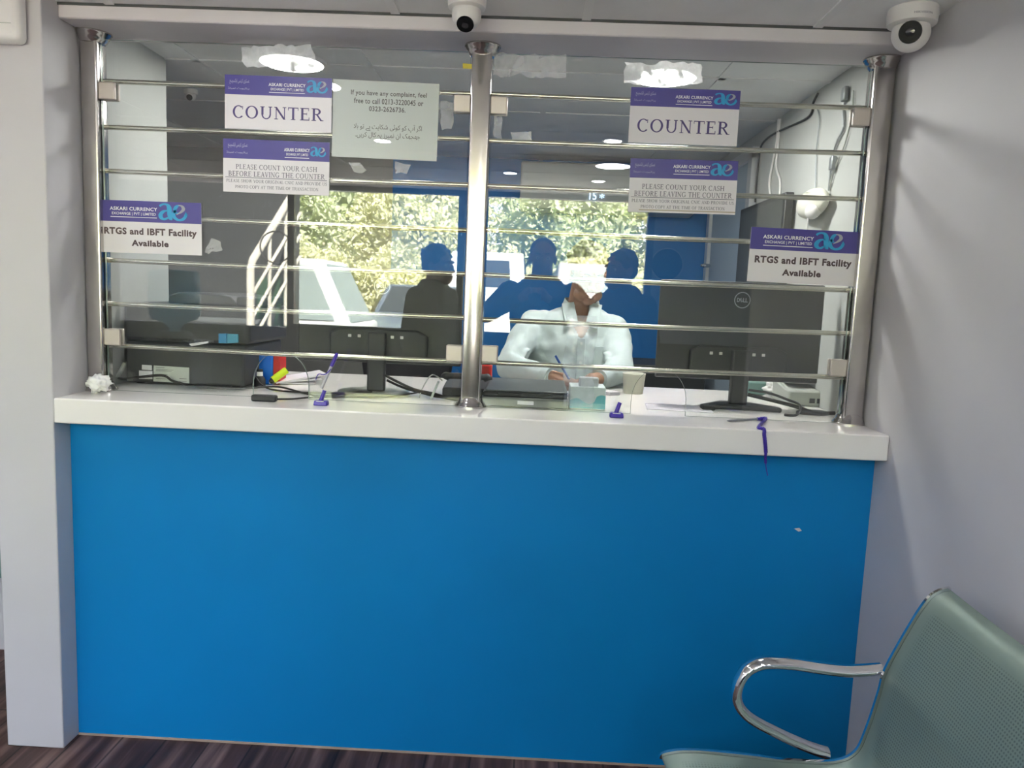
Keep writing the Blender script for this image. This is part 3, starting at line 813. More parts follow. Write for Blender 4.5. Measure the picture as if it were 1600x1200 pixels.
# crumpled tissue
def blob(c, r, name, m, label, cat, seed=1, amp=0.35, sub=4, sq=(1, 1, 0.75)):
    bm2 = bmesh.new(); bmesh.ops.create_icosphere(bm2, subdivisions=sub, radius=1.0)
    from mathutils import noise as N_
    for v in bm2.verts:
        d = v.co.normalized(); k = 1 + amp * N_.noise(d * 2.2 + Vector((seed, 0, 0))) + amp * 0.6 * N_.noise(d * 5.5 + Vector((0, seed, 0))) + amp * .3 * N_.noise(d * 12 + Vector((0, 0, seed)))
        v.co = Vector((d.x * sq[0], d.y * sq[1], d.z * sq[2])) * k * r
    zmin = min(v.co.z for v in bm2.verts)
    me = bpy.data.meshes.new(name); bm2.to_mesh(me); bm2.free(); me.materials.append(M[m]); me.shade_smooth()
    o = bpy.data.objects.new(name, me); C.objects.link(o); o.location = (c[0], c[1], c[2] - zmin); ORG[o] = Vector(o.location)
    return tag(o, label, cat)
pt = on_top(161, 613)
blob((pt.x, -0.062, LT), 0.030, 'crumpled_tissue', 'tissue', 'crumpled white tissue on the worktop by the left steel post', 'tissue', 3, .5)

# pen stands
def pen_stand(px, py, pen_to, label):
    c = on_top(px, py); c.z = LT
    root = thing('pen_stand', label, 'pen stand', c)
    b_ = MB().prism([(-.020, -.014), (.020, -.014), (.020, .014), (-.020, .014)], lambda u, v, t: c + Vector((u * (1 - t * 8), v * (1 - t * 8), t)), 0.0, 0.014)
    b_.build('base', 'violet', root, bevel=0.003)
    d = Vector((.32, .10, 1)).normalized()
    MB().tube([c + Vector((-.002, 0, .010)), c + Vector((-.002, 0, .010)) + d * .034], [.0065, .0055], 12).build('socket', 'violet', root, smooth=40)
    lab = MB().bb(c.x - .012, c.x + .010, c.y - .0125, c.y - .0121, c.z + .0105, c.z + .0135); lab.build('label', 'white_plastic', root)
    return c, d
c0, d0 = pen_stand(502, 633, None, 'violet pen stand holding a clear pen, on the left half of the worktop')
pen = thing('stand_pen', 'clear pen with violet cap tilted in the left pen stand', 'pen', c0 + Vector((0, 0, .03)))
pd = (at(526, 558, c0.y + .02) - (c0 + Vector((-.002, 0, .036))))
ps = c0 + Vector((-.002, 0, .044)) + pd.normalized() * .004
MB().tube([ps, ps + pd * .62], .0042, 10).build('barrel', mat('pen_clear', (0.45, 0.45, 0.50), 0.15), pen, smooth=40)
MB().tube([ps + pd * .62, ps + pd * .97, ps + pd * 1.0], [.0052, .0050, .003], 10).build('cap', 'violet', pen, smooth=40)
MB().tube(catmull([ps + pd * .55 + Vector((.004, -.004, 0)), ps + pd * .40 + Vector((-.006, -.008, 0)), ps + pd * .36 + Vector((-.022, -.01, .004)), ps + pd * .30 + Vector((-.026, -.012, -.006))], 5), .0014, 6).build('cord', 'violet', pen, smooth=40)
c1, d1 = pen_stand(963, 652, None, 'empty violet pen stand near the arched opening of the right glass')
# loose pen and violet cord over the worktop edge
pe, p1 = on_top(1136, 660), on_top(1183, 657)
pen2 = thing('loose_pen', 'thin grey pen lying on the right part of the worktop', 'pen', pe)
a, b2 = Vector((pe.x, pe.y, LT + .0045)), Vector((p1.x, p1.y, LT + .0045))
MB().tube([a, a.lerp(b2, .08), b2], [.0012, .0034, .0034], 10).build('barrel', 'grey_metal', pen2, smooth=40)
dd = (b2 - a).normalized()
MB().tube([b2 + dd * .0005, b2 + dd * .014], .0045, 10).build('cap', 'violet', pen2, smooth=40)
e0 = b2 + dd * .014
edge = atz(1203, 678, LT); edge.y = -0.1815; edge.z = LT + .001
hang = at(1199, 743, -0.185)
rnd = random.Random(2)
cp = [e0, e0 + Vector((.008, -.02, .004)), Vector((edge.x - .006, -.15, LT + .003)), Vector((edge.x, -.178, LT + .003)), Vector((edge.x + .001, -.1835, LT - .012))]
cp += [Vector((edge.x + (hang.x - edge.x) * t + rnd.uniform(-.0015, .0015), -.1845, LT - .012 + (hang.z - LT + .012) * t)) for t in (.2, .4, .6, .8, 1)]
cc = catmull(cp, 12); cl_ = []
for i, p in enumerate(cc):
    cl_.append(p + Vector((math.cos(i * 1.9), 0, math.sin(i * 1.9))) * .0008)
MB().tube(cl_, [.0048] * (len(cl_) - 34) + [.0036] * 16 + [.0013] * 18, 8).build('cord', 'violet', pen2, smooth=50)

# black inline switch in front of the left opening
sw = on_top(416, 626); sw.y = -0.07
swt = thing('inline_switch', 'small black inline power adapter lying before the left arched opening', 'adapter', (sw.x, sw.y, LT))
MB().bb(sw.x - .036, sw.x + .036, sw.y - .012, sw.y + .012, LT, LT + .019).build('body', 'black', swt, bevel=0.005)
MB().tube(catmull([(sw.x + .035, sw.y, LT + .008), (sw.x + .07, sw.y + .03, LT + .006), (sw.x + .11, .02, LT + .004), (sw.x + .2, .06, LT + .004), (sw.x + .32, .10, LT + .004), (sw.x + .42, .13, LT + .02)], 8), .0028, 8).build('cable', 'rubber', swt, smooth=50)

# ---------------- big black printer, seen from behind
P0 = Vector((-1.08, 0.17, LT))
pr = thing('office_printer', 'large black office printer with white rating labels, left on the worktop', 'printer', P0)
x0, x1, yf, yk = -1.285, -0.885, 0.155, 0.52
MB().bb(x0, x1 - .02, yf + .004, yk, LT + .006, 1.165).build('lower_body', 'printer', pr, bevel=0.008)
MB().bb(x0, x1, yf - .006, yk, 1.168, 1.286).build('upper_body', 'printer', pr, bevel=0.012)
zt = 1.288
MB().prism([(-1.155, zt), (-1.15, zt + .026), (-1.12, zt + .036), (-.99, zt + .037), (-.955, zt + .03), (-.93, zt)], lambda u, v, t: Vector((u, t, v)), yf + .02, yk - .03).build('document_feeder', 'printer', pr, bevel=0.005)
MB().bb(-.93, -.885, yf, yk - .05, zt, zt + .03).build('output_tray', 'black2', pr, bevel=0.006)
mb = MB()
for i in range(6): mb.bb(-.945, -.905, yf - .0065, yf - .0055, 1.18 + i * .006, 1.182 + i * .006)
mb.build('vent', 'black', pr)
mb = MB()
for i in range(9): mb.bb(-1.17 + i * .02, -1.158 + i * .02, yf - .0068, yf - .0058, 1.172, 1.178)
mb.build('vent', 'black', pr)
lb = board_from([(239.9, 570.5), (295.5, 573.5), (295, 600), (239.5, 596)]); lb.c = at(268, 585, yf + .004)
def stick(px, name, m, th=.0008, y=None):
    P = [at(x, yy, yf + .002 if y is None else y) for x, yy in px]
    return MB().prism([(p.x, p.z) for p in P], lambda u, v, t: Vector((u, t, v)), (yf + .0035 if y is None else y) - th, (yf + .0043 if y is None else y)).build(name, m, pr)
lab = stick([(240, 571), (295.5, 574.5), (295.5, 599), (239.5, 596)], 'rating_label', mat('label_silver', (0.62, 0.64, 0.62), 0.5))
stick([(221.5, 570), (237, 571), (237, 578.5), (221.5, 577.5)], 'serial_label', 'paper')
stick([(217, 579), (238, 580), (238, 592.5), (217, 592)], 'barcode_label', 'paper')
L0, L9 = at(240, 571, yf), at(295, 599, yf)
for i, (u0, u1, v) in enumerate(((.05, .3, .10), (.05, .55, .22), (.05, .5, .30), (.05, .38, .52), (.05, .38, .60), (.05, .35, .78), (.72, .93, .72), (.72, .93, .88))):
    mb = MB(); mb.bb(L0.x + (L9.x - L0.x) * u0, L0.x + (L9.x - L0.x) * u1, yf + .0022, yf + .0026, L0.z + (L9.z - L0.z) * (v + .02) - .0006, L0.z + (L9.z - L0.z) * (v + .02) + .0006); mb.build('label_print', 'ink', lab)
stick([(344, 521), (356, 521), (356, 536), (344, 535.5)], 'blue_plug', mat('plug_blue', (.06, .28, .55), .5), th=.012, y=yf - .006)
stick([(356.5, 521.5), (373, 522), (373, 535), (356.5, 536)], 'blue_plug', mat('plug_teal', (.10, .38, .55), .5), th=.008, y=yf - .006)
stick([(296, 537), (327, 533), (326, 536), (300, 541)], 'paper_slip', 'paper', th=.004, y=yf - .006)
q0, q1 = at(196, 568, yf), at(187, 588, yf)
MB().tube(catmull([(q0.x, yf - .004, q0.z), (q0.x - .006, yf - .014, (q0.z + q1.z) / 2), (q1.x, yf - .012, q1.z)], 5), .007, 10).build('mains_plug', 'phone', pr, smooth=40)
MB().tube(catmull([(q1.x, yf - .012, q1.z - .002), (q1.x + .03, yf - .02, LT + .02), (-1.16, yf - .02, LT + .035), (-1.12, yf - .02, LT + .018), (-1.05, yf - .022, LT + .006), (-.97, yf - .03, LT + .006), (-.90, yf - .02, LT + .005)], 8), .004, 8).build('mains_cable', 'rubber', pr, smooth=50)
for x in (x0 + .03, x1 - .06):
    for y in (yf + .04, yk - .04): MB().lathe([(.012, 0), (.012, .008)], (x, y, LT), 12).build('foot', 'black', pr)

# ---------------- monitors seen from behind
def monitor(pxc, zt, zb, xa, xb, y0, base, label, logo_px):
    cx = (xa + xb) / 2; root = thing('computer_monitor', label, 'monitor', (cx, y0 + .08, LT))
    MB().bb(xa, xb, y0, y0 + .014, zb, zt).build('back_shell', 'black2', root, bevel=0.005)
    MB().bb(xa + .004, xb - .004, y0 + .0145, y0 + .019, zb + .004, zt - .004).build('screen_panel', 'black', root)
    zc = zb + .10
    MB().prism([(-.155, zb + .02), (.155, zb + .02), (.155, zb + .095), (.12, zb + .11), (-.12, zb + .11), (-.155, zb + .095)], lambda u, v, t: Vector((cx + u, t, v)), y0 - .022, y0 - .0003).build('rear_housing', 'black2', root, bevel=0.006)
    for u in (-.09, -.06, .045, .075): MB().bb(cx + u - .005, cx + u + .005, y0 - .0232, y0 - .0222, zb + .082, zb + .091).build('port', 'white_plastic', root)
    MB().bb(cx - .028, cx + .028, y0 - .05, y0 - .0225, LT + .012, zb + .10).build('stand_neck', 'black2', root, bevel=0.006)
    if base == 'oval':
        e = MB().lathe([(.0, .0), (1, .0), (1, .7), (.94, 1.0), (0, 1.0)], (cx - .01, y0 - .02, LT), 40, Matrix.Diagonal((.115, .085, .011)))
        e.build('stand_base', mat('stand_grey', (.24, .26, .22), .4), root, smooth=40)
    else:
        mb = MB().prism([(-.125, -.075), (-.06, -.055), (.06, -.055), (.125, -.075), (.125, -.05), (.04, .06), (-.04, .06), (-.125, -.05)], lambda u, v, t: Vector((cx + u, y0 - .02 + v, t)), LT, LT + .015)
        mb.build('stand_base', 'black2', root, bevel=0.005)
        MB().bb(cx - .125, cx - .085, y0 - .112, y0 - .097, LT, LT + .016).build('stand_foot', 'black', root, bevel=0.004)
    lc = at(*logo_px, y0 - .001); R_ = .026
    bd = Board((lc.x, y0 - .0004, lc.z), (1, 0, 0), (0, 0, -1), 2 * R_, 2 * R_, (0, -1, 0))
    mb = MB(); ring = []
    for i in range(40):
        a = 2 * PI * i / 40; ring.append((lc.x + R_ * math.cos(a), lc.z + R_ * math.sin(a)))
    n = 40
    vs = [(x, y0 - .0012, z) for x, z in ring] + [(lc.x + (x - lc.x) * .88, y0 - .0012, lc.z + (z - lc.z) * .88) for x, z in ring]
    mb.add(vs, [(i, (i + 1) % n, n + (i + 1) % n, n + i) for i in range(n)])
    bd.put(mb, text_geo('D', .03), .17, .345, .37, .63, .0008)
    e_geo = text_geo('E', .03); er = math.radians(32)
    e_rot = ([(x * math.cos(er) - y * math.sin(er), x * math.sin(er) + y * math.cos(er)) for x, y in e_geo[0]], e_geo[1])
    bd.put(mb, e_rot, .33, .535, .36, .64, .0008)
    bd.put(mb, text_geo('LL', .03), .54, .83, .37, .63, .0008)
    mb.build('logo', 'silver' if base != 'oval' else 'white_ink', root, fix=False)
    return root, cx
mL, mlx = monitor(None, 1.416, 1.124, at(465, 500, .2).x, at(722, 500, .2).x, .205, 'oval', 'black monitor seen from behind, left of the middle post, on an oval stand', (597, 447))
mR, mrx = monitor(None, 1.428, 1.114, at(1028, 520, .25).x, at(1285, 520, .25).x, .255, 'vee', 'black monitor seen from behind at the right end of the worktop', (1160, 469))
def cable(pts, r, name, label, m='rubber', n=8):
    return single(MB().tube(catmull(pts, 8), r, 8), name, m, label, 'cable', smooth=50)
cable([(mlx + .03, .165, 1.09), (mlx + .07, .13, LT + .05), (mlx + .13, .12, LT + .028), (mlx + .19, .13, LT + .016), (mlx + .25, .10, LT + .006), (mlx + .33, .12, LT + .006)], .0045, 'video_cable', 'thick black cable falling from the left monitor to the worktop')
cable([(mlx + .035, .165, 1.075), (mlx + .09, .14, LT + .03), (mlx + .15, .16, LT + .012), (mlx + .22, .13, LT + .006), (mlx + .36, .17, LT + .006)], .004, 'power_cable', 'thin black cable beside the thick one at the left monitor')
cable([(-.90, .13, LT + .005), (-.80, .16, LT + .012), (-.70, .10, LT + .005), (-.63, .06, LT + .004), (mlx - .03, .10, LT + .017)], .003, 'printer_cable', 'black cable winding from the printer to the left monitor')
cable([(-.89, .22, LT + .03), (-.86, .19, LT + .012), (-.80, .14, LT + .004), (-.66, .115, LT + .004), (-.56, .07, LT + .016), (mlx + .0, .105, LT + .017)], .0028, 'network_cable', 'thin dark lead looping behind the left arched opening')
cable([(mrx + .03, .21, 1.09), (mrx + .09, .19, 1.085), (mrx + .14, .17, 1.07), (mrx + .17, .14, LT + .03), (mrx + .15, .10, LT + .006), (mrx + .11, .09, LT + .005)], .004, 'looped_cable', 'black cable looping up beside the right monitor')
cable([(mrx + .03, .215, 1.075), (mrx + .11, .2, 1.06), (mrx + .18, .19, 1.045), (mrx + .22, .15, LT + .006), (mrx + .25, .16, LT + .005), (mrx + .29, .17, LT + .006)], .006, 'thick_cable', 'thick black cable from the right monitor toward the telephone')
single(MB().lathe([(0, 0), (1, 0), (1, .7), (.8, 1), (0, 1)], (.88, .165, LT), 24, Matrix.Diagonal((.05, .028, .012))), 'cable_puck', 'black', 'flat black oval puck on the worktop below the telephone', 'puck', smooth=40)

# ---------------- left desk clutter: tape rolls / files, papers, highlighter
bx = at(420, 590, .30)
bl = MB().bb(at(402, 570, .3).x, at(427, 570, .3).x, .29, .36, LT, at(415, 552, .3).z); single(bl, 'file_box', 'file_blue', 'bright blue file holder right of the black printer', 'file box', bevel=0.004)
bl = MB().bb(at(428, 570, .31).x, at(438.5, 570, .31).x, .30, .37, LT, at(432, 553, .31).z); single(bl, 'binder', 'red', 'narrow red binder standing beside the blue file holder', 'binder', bevel=0.003)
ad = thing('power_adapter', 'small black charger with a white end before the blue file holder', 'charger', (at(406, 595, .24).x, .24, LT))
ax = at(406, 595, .24).x
MB().lathe([(0, 0), (.018, 0), (.018, .022), (.014, .03), (.010, .034), (0, .034)], (ax, .24, LT), 16).build('body', 'black', ad, smooth=40)
MB().lathe([(0, .034), (.010, .034), (.010, .048), (0, .048)], (ax, .24, LT), 16).build('tip', 'white_plastic', ad, smooth=40)
MB().lathe([(0, .048), (.010, .048), (.009, .056), (0, .056)], (ax, .24, LT), 16).build('ring', 'black', ad, smooth=40)
for k in range(3):
    p = at(452 + k * 6, 596 - k * 3, .36)
    T = Matrix.Rotation(.25 + k * .12, 3, 'Z') @ Matrix.Rotation(-.08 * k, 3, 'Y')
    single(MB().box((p.x, .37 + k * .004, LT + .004 + k * .008), (.17, .12, .005), T), 'paper_stack', 'paper', ['lowest sheaf of loose white papers under the highlighter', 'middle sheaf of loose white papers under the highlighter', 'topmost sheaf of loose white papers right of the highlighter'][k], 'papers')
h0, h1 = at(427, 594, .28), at(449, 580, .31)
hl = thing('highlighter', 'lime yellow highlighter pen leaning on the papers', 'highlighter', (h0.x, .28, LT))
hb = Vector((h0.x, .275, LT + .018)); ht = Vector((h1.x, .30, LT + .050)); hd = (ht - hb)
MB().tube([hb, ht], .012, 14).build('barrel', 'lime', hl, smooth=40)
MB().tube([hb - hd * .001, hb - hd * .22], [.009, .006], 12).build('tip', 'black', hl, smooth=40)
# small dark telephone behind the middle post
tp = at(722, 606, .22)
ph = thing('black_telephone', 'black desk telephone behind the middle steel post', 'telephone', (tp.x, .24, LT))
xa_, xb_ = at(692, 606, .22).x, at(765, 606, .22).x
MB().prism([(0, 0), (.16, 0), (.16, .045), (0, .028)], lambda u, v, t: Vector((t, .20 + u, LT + v)), xa_, xb_).build('base', 'black', ph, bevel=0.006)
MB().tube(catmull([(xa_ + .005, .22, LT + .055), (xa_ + .02, .22, LT + .064), (xb_ - .02, .22, LT + .064), (xb_ - .005, .22, LT + .055)], 6), [.014] * 6 + [.010] * 7 + [.014] * 6, 12).build('handset', 'black2', ph, smooth=40)
MB().tube(catmull([(xa_ - .002, .21, LT + .05), (xa_ - .03, .17, LT + .07), (xa_ - .055, .14, LT + .03), (xa_ - .06, .12, LT + .004)], 6), .002, 8).build('cord', 'phone', ph, smooth=40)
r0 = at(757, 585, .40)
single(MB().bb(r0.x - .025, r0.x + .022, .44, .50, LT, LT + .085), 'red_stapler', 'red', 'small red stapler standing up behind the middle post', 'stapler', bevel=0.008)
w0 = [at(688, 592, .14), at(674, 619, .10)]
single(MB().box((w0[1].x + .008, .12, LT + .030), (.006, .02, .062), Matrix.Rotation(.38, 3, 'Y')), 'metal_ruler', 'grey_metal', 'short dark metal strip leaning left of the black telephone', 'ruler')

# ---------------- flat black passbook printer with grey base
fx0, fx1 = at(752, 630, .03).x, at(887, 630, .03).x
fp = thing('passbook_printer', 'flat device with dark lid and grey base behind the glass, in front of the clerk', 'passbook printer', ((fx0 + fx1) / 2, .1, LT))
MB().bb(fx0, fx1, .022, .33, LT + .002, LT + .030).build('base', mat('device_grey', (.22, .225, .21), .5), fp, bevel=0.004)
MB().bb(fx0 + .004, fx1 - .002, .026, .325, LT + .0302, LT + .046).build('slot', 'black', fp, bevel=0.003)
MB().prism([(.024, .0465), (.33, .0465), (.33, .053), (.024, .051)], lambda u, v, t: Vector((t, u, LT + v)), fx0 + .012, fx1 - .001).build('lid', mat('lid_grey', (.075, .08, .082), .4), fp, bevel=0.002)
MB().bb(fx0 + .008, fx0 + .05, .0215, .03, LT + .032, LT + .042).build('latch', 'black2', fp, bevel=0.002)
bdl = Board((at(821, 632, .02).x, .0216, LT + .016), (1, 0, 0), (0, 0, -1), .048, .011, (0, -1, 0))
mb = MB(); bdl.rect(mb, 0, 1, 0, 1, 0, .0004); lb_ = mb.build('name_label', 'paper', fp)
# ---------------- tissue box
tx0, tx1 = at(889.5, 640, .05).x, at(945, 640, .05).x
tb = thing('tissue_box', 'white and aqua tissue box behind the right glass, left of the arched opening', 'tissue box', ((tx0 + tx1) / 2, .1, LT))
MB().bb(tx0, tx1, .045, .15, LT, LT + .068).build('carton', 'box_white', tb, bevel=0.002)
mb = MB()
wv = [(tx0, LT + .004)] + [(tx0 + (tx1 - tx0) * i / 16, LT + .026 + .008 * math.sin(i * .55) + (.012 if i > 11 else 0)) for i in range(17)] + [(tx1, LT + .004)]
mb.prism(wv, lambda u, v, t: Vector((u, t, v)), .0442, .0449); mb.build('printed_wave', 'aqua', tb)
txc = (tx0 + tx1) / 2
mb = MB().box((txc + .002, .07, LT + .076), (.058, .022, .040), Matrix.Rotation(.10, 3, 'Z')); mb.build('tissue', mat('tissue_packet', (.72, .74, .78), .5), tb, bevel=0.004)
# ---------------- cup, papers
cpx = at(990, 600, .49)
cu = thing('paper_cup', 'squat cream cup right of the clerk on the worktop', 'cup', (cpx.x, .49, LT))
MB().lathe([(0, 0), (.034, 0), (.036, .02), (.0365, .022), (.038, .045), (.0385, .047), (.040, .068), (.041, .070), (.040, .072), (.0375, .070), (.034, .006), (0, .006)], (cpx.x, .49, LT), 28).build('body', 'cream', cu, smooth=50)
MB().lathe([(.0375, .066), (.0392, .066), (.0392, .0675), (.0375, .0675)], (cpx.x, .49, LT), 28, caps=False).build('rim_band', 'phone', cu, smooth=50)
pp = on_top(1050, 638)
single(MB().box((pp.x + .02, .16, LT + .0012), (.20, .13, .002), Matrix.Rotation(-.1, 3, 'Z')), 'paper_sheet', 'paper', 'blank white sheet on the worktop behind the right arched opening', 'paper')
single(MB().box((at(948, 607, .44).x, .44, LT + .006), (.045, .09, .012), Matrix.Rotation(.6, 3, 'Z')), 'note_pad', 'paper', 'small white note pad between the tissue box and the cup', 'note pad', bevel=0.001)
single(MB().box((at(890, 608, .45).x, .42, LT + .0014), (.16, .2, .002), Matrix.Rotation(.12, 3, 'Z')), 'form_sheet', 'paper', 'white form the clerk writes on under both hands', 'paper')
# ---------------- grey telephone by the right wall
tx, ty = at(1262, 620, .40).x, .40
tl = thing('desk_telephone', 'grey desk telephone with handset near the right wall', 'telephone', (tx, ty, LT))
MB().prism([(0, 0), (.18, 0), (.18, .075), (.05, .055), (0, .052)], lambda u, v, t: Vector((t, ty - .06 + u, LT + v)), tx - .085, tx + .055).build('base', 'phone', tl, bevel=0.006)
MB().bb(tx - .075, tx + .02, ty - .01, ty + .11, LT + .07, LT + .088).build('keypad', 'white_plastic', tl, bevel=0.004)
hx = tx + .084
MB().tube(catmull([(hx, ty - .03, LT + .045), (hx, ty - .025, LT + .075), (hx, ty + .03, LT + .088), (hx, ty + .10, LT + .088), (hx, ty + .14, LT + .075)], 6), [.020] * 7 + [.013] * 11 + [.019] * 7, 14).build('handset', mat('handset_grey', (.10, .11, .105), .4), tl, smooth=40)
mb = MB()
for u in (-.005, .02): mb.bb(tx + u - .01, tx + u + .008, ty - .0615, ty - .0598, LT + .012, LT + .028)
mb.build('socket', 'black', tl)
mb = MB()
for i in range(4): mb.bb(hx - .01, hx + .01, ty - .0515, ty - .0495, LT + .035 + i * .006, LT + .037 + i * .006)
MB().tube(catmull([(hx, ty - .04, LT + .025), (hx + .005, ty - .05, LT + .005), (hx - .02, ty - .07, LT + .004), (tx + .04, ty - .07, LT + .02)], 6), .003, 8).build('cord', 'rubber', tl, smooth=40)
blob((at(1212, 606, .55).x, .55, LT), .036, 'plastic_bag', 'tissue', 'crumpled white bag behind the right monitor stand', 'bag', 9, .35)
single(MB().bb(at(1168, 605, .60).x, at(1198, 605, .60).x, .60, .66, LT, LT + .05), 'cloth_pack', 'teal', 'pale teal pack left of the crumpled white bag', 'pack', bevel=0.008)

# ================================================================== BOOTH FITTINGS
def led_round(c, r, mled, label, name, group=None):
    root = thing(name, label, 'ceiling light', c, group)
    x, y, z = c
    MB().lathe([(r + .012, 0), (r + .010, -.008), (r, -.010), (r, -.002), (r + .012, 0)], c, 32, caps=False).build('rim', 'white_plastic', root, smooth=40)
    MB().lathe([(0, -.0095), (r, -.0095), (r, -.004), (0, -.004)], c, 32).build('diffuser', mled, root)
    return root
lr = atz(1038, 118, ZB); ll = atz(456, 95, ZB)
led_round((lr.x, lr.y, ZB), .105, 'led', 'round lit ceiling panel above the right COUNTER notice', 'led_panel')
led_round((ll.x, ll.y, ZB), .105, 'led_dim', 'round lit ceiling panel behind the left COUNTER notice', 'led_panel')
led_round((-.60, 1.35, ZB), .105, 'led_dim', 'added round fill panel deep in the booth behind the complaint notice', 'led_panel')  # added to brighten the back of the booth, hidden by the notice
# air conditioner on the back wall
ac = thing('air_conditioner', 'white wall air conditioner with lit digits high on the blue wall', 'air conditioner', (.35, YB, 1.9))
a0, a1 = -.105, .86
def acp(u, v, t): return Vector((t, YB - u, v))
MB().prism([(0.0005, 1.82), (.16, 1.835), (.20, 1.87), (.21, 1.95), (.205, 2.06), (.19, 2.075), (0.0005, 2.075)], acp, a0, a1).build('body', mat('ac_white', (.50, .53, .52), .35), ac, bevel=0.012)
MB().prism([(.165, 1.832), (.203, 1.868), (.198, 1.872), (.160, 1.838)], acp, a0 + .06, a1 - .06).build('louver', 'white_plastic', ac)
dg_ = at(934, 308, YB - .215)
bd = Board((dg_.x, YB - .2085, 1.90), (1, 0, 0), (0, 0, -1), .09, .05, (0, -1, 0))
mb = MB(); bd.put(mb, text_geo('15'), .0, .42, .1, .9, .0035); bd.put(mb, text_geo('*'), .6, .9, .25, .75, .0035); mb.build('display', 'digits', ac, fix=False)
# round dome camera in the booth, left
def turret(c, aim, s, label, name='dome_camera', text=True):
    root = thing(name, label, 'security camera', c)
    c = Vector(c)
    MB().lathe([(0, 0), (.047 * s, 0), (.048 * s, -.012 * s), (.046 * s, -.030 * s), (.040 * s, -.034 * s), (0, -.034 * s)], c, 32).build('base', 'white_plastic', root, smooth=40)
    hc = c + Vector((0, 0, -.046 * s))
    hd = MB().ell(hc, (.0365 * s, .0365 * s, .0365 * s), 28, 18).build('eyeball', 'white_plastic', root, smooth=60)
    d = Vector(aim).normalized(); T = d.to_track_quat('Z', 'Y').to_matrix()
    MB().lathe([(.020 * s, .028 * s), (.0215 * s, .034 * s), (.0205 * s, .0375 * s), (0, .0375 * s), (0, .028 * s)], hc, 28, T).build('lens_housing', 'lens', hd, smooth=40)
    MB().lathe([(0, .0377 * s), (.009 * s, .0377 * s), (.008 * s, .0395 * s), (0, .041 * s)], hc, 20, T).build('lens_window', mat('lens_glass', (.03, .03, .035), .08, coat=.5), hd, smooth=50)
    if text:
        bd = Board(c + Vector((0, -.0486 * s, -.020 * s)), (1, 0, 0), (0, 0, -1), .04 * s, .007 * s, (0, -1, 0))
        g = text_geo('HIKVISION'); xs = [p[0] for p in g[0]]; wmax = max(xs)
        mb = MB(); R_ = .0484 * s
        mb.add([c + Vector((math.sin((x / wmax - .5) * .75) * R_, -math.cos((x / wmax - .5) * .75) * R_, -.023 * s + y * .006 * s)) for x, y in g[0]], g[1])
        mb.build('maker_name', 'ink_grey', root, fix=False)
    return root
cm = atz(728, -22, ZC); cR = at(1433, 16, -.235)
turret((cm.x - .002, -.245, ZC), (-.02, -.5, -.75), 1.0, 'white dome security camera on the ceiling over the middle post')
turret((.884, -.245, ZC), (-.42, -.85, -.22), 1.2, 'larger white dome security camera in the upper right ceiling corner')
bc = atz(298, 140, ZB)
turret((bc.x, bc.y, ZB), (.1, -.8, -.4), .55, 'tiny white dome camera inside the booth at the left', text=False)

# right wall of the booth: dark screen, white box, cords
s0, s1 = atx(1166, 328, XR - .02), atx(1232, 314, XR - .02)
tv = thing('wall_screen', 'dark flat screen fixed on the right booth wall behind the RTGS notice', 'screen', (XR, (s0.y + s1.y) / 2, 1.5))
MB().bb(XR - .045, XR - .012, s1.y - .04, s0.y, 1.40, s0.z).build('frame', 'black', tv, bevel=0.004)
MB().bb(XR - .0465, XR - .0455, s1.y - .02, s0.y - .02, 1.42, s0.z - .02).build('panel', 'dark_panel', tv)
MB().bb(XR - .012, XR - .0005, s1.y + .1, s0.y - .1, 1.45, s0.z - .1).build('bracket', 'grey_metal', tv)
e0, e1 = atx(1248, 318, XR - .03), atx(1292, 318, XR - .03)
em = thing('emergency_lamp', 'white rounded lamp box on the right booth wall above the RTGS notice', 'lamp', (XR, (e0.y + e1.y) / 2, e0.z))
ec = Vector((XR - .03, (e0.y + e1.y) / 2, (e0.z + e1.z) / 2))
MB().ell(ec, (.029, abs(e0.y - e1.y) / 2, .05), 24, 14).build('housing', 'cream', em, smooth=60)
MB().ell(ec + Vector((-.012, -.05, -.03)), (.022, .05, .028), 16, 10).build('lamp_head', 'white_plastic', em, smooth=60)
MB().tube([ec + Vector((-.01, 0, -.048)), ec + Vector((-.01, .0, -.2))], .003, 8).build('pull_cord', 'white_plastic', em, smooth=40)
def wcord(px, r, name, label, m, cat='cord', off=.006):
    pts = [atx(x, y, XR - off) for x, y in px]
    return single(MB().tube(catmull(pts, 8), r, 8), name, m, label, cat, smooth=50)
wcord([(1278, 146), (1271, 160), (1268, 176), (1255, 188), (1215, 206), (1197, 218), (1188, 232), (1184, 262), (1181, 300), (1180, 316)], .0042, 'hanging_cable', 'black cable sagging down the right booth wall to the dark screen', 'rubber')
wcord([(1216, 186), (1214, 220), (1206, 262), (1202, 290), (1206, 316)], .005, 'white_cable', 'white cable curving left beside the black sagging one', 'white_plastic')
wcord([(1219, 186), (1216, 225), (1213, 260), (1219, 285), (1217, 318)], .005, 'white_cable', 'white cable hanging straighter, right of the curved white one', 'white_plastic')
wcord([(1277, 170), (1280, 190), (1275, 240), (1274, 300)], .0022, 'thin_cord', 'thin grey cord running straight down the right booth wall', 'grey_metal')
wcord([(1322, 145), (1318, 170), (1318, 200), (1308, 222), (1300, 250), (1295, 298)], .004, 'lamp_cord', 'grey cord with connectors falling to the white lamp box', 'grey_metal')
wcord([(1333, 142), (1331, 180), (1320, 225), (1305, 262), (1297, 290)], .003, 'side_cord', 'thin pale cord right of the corded connectors', 'phone')
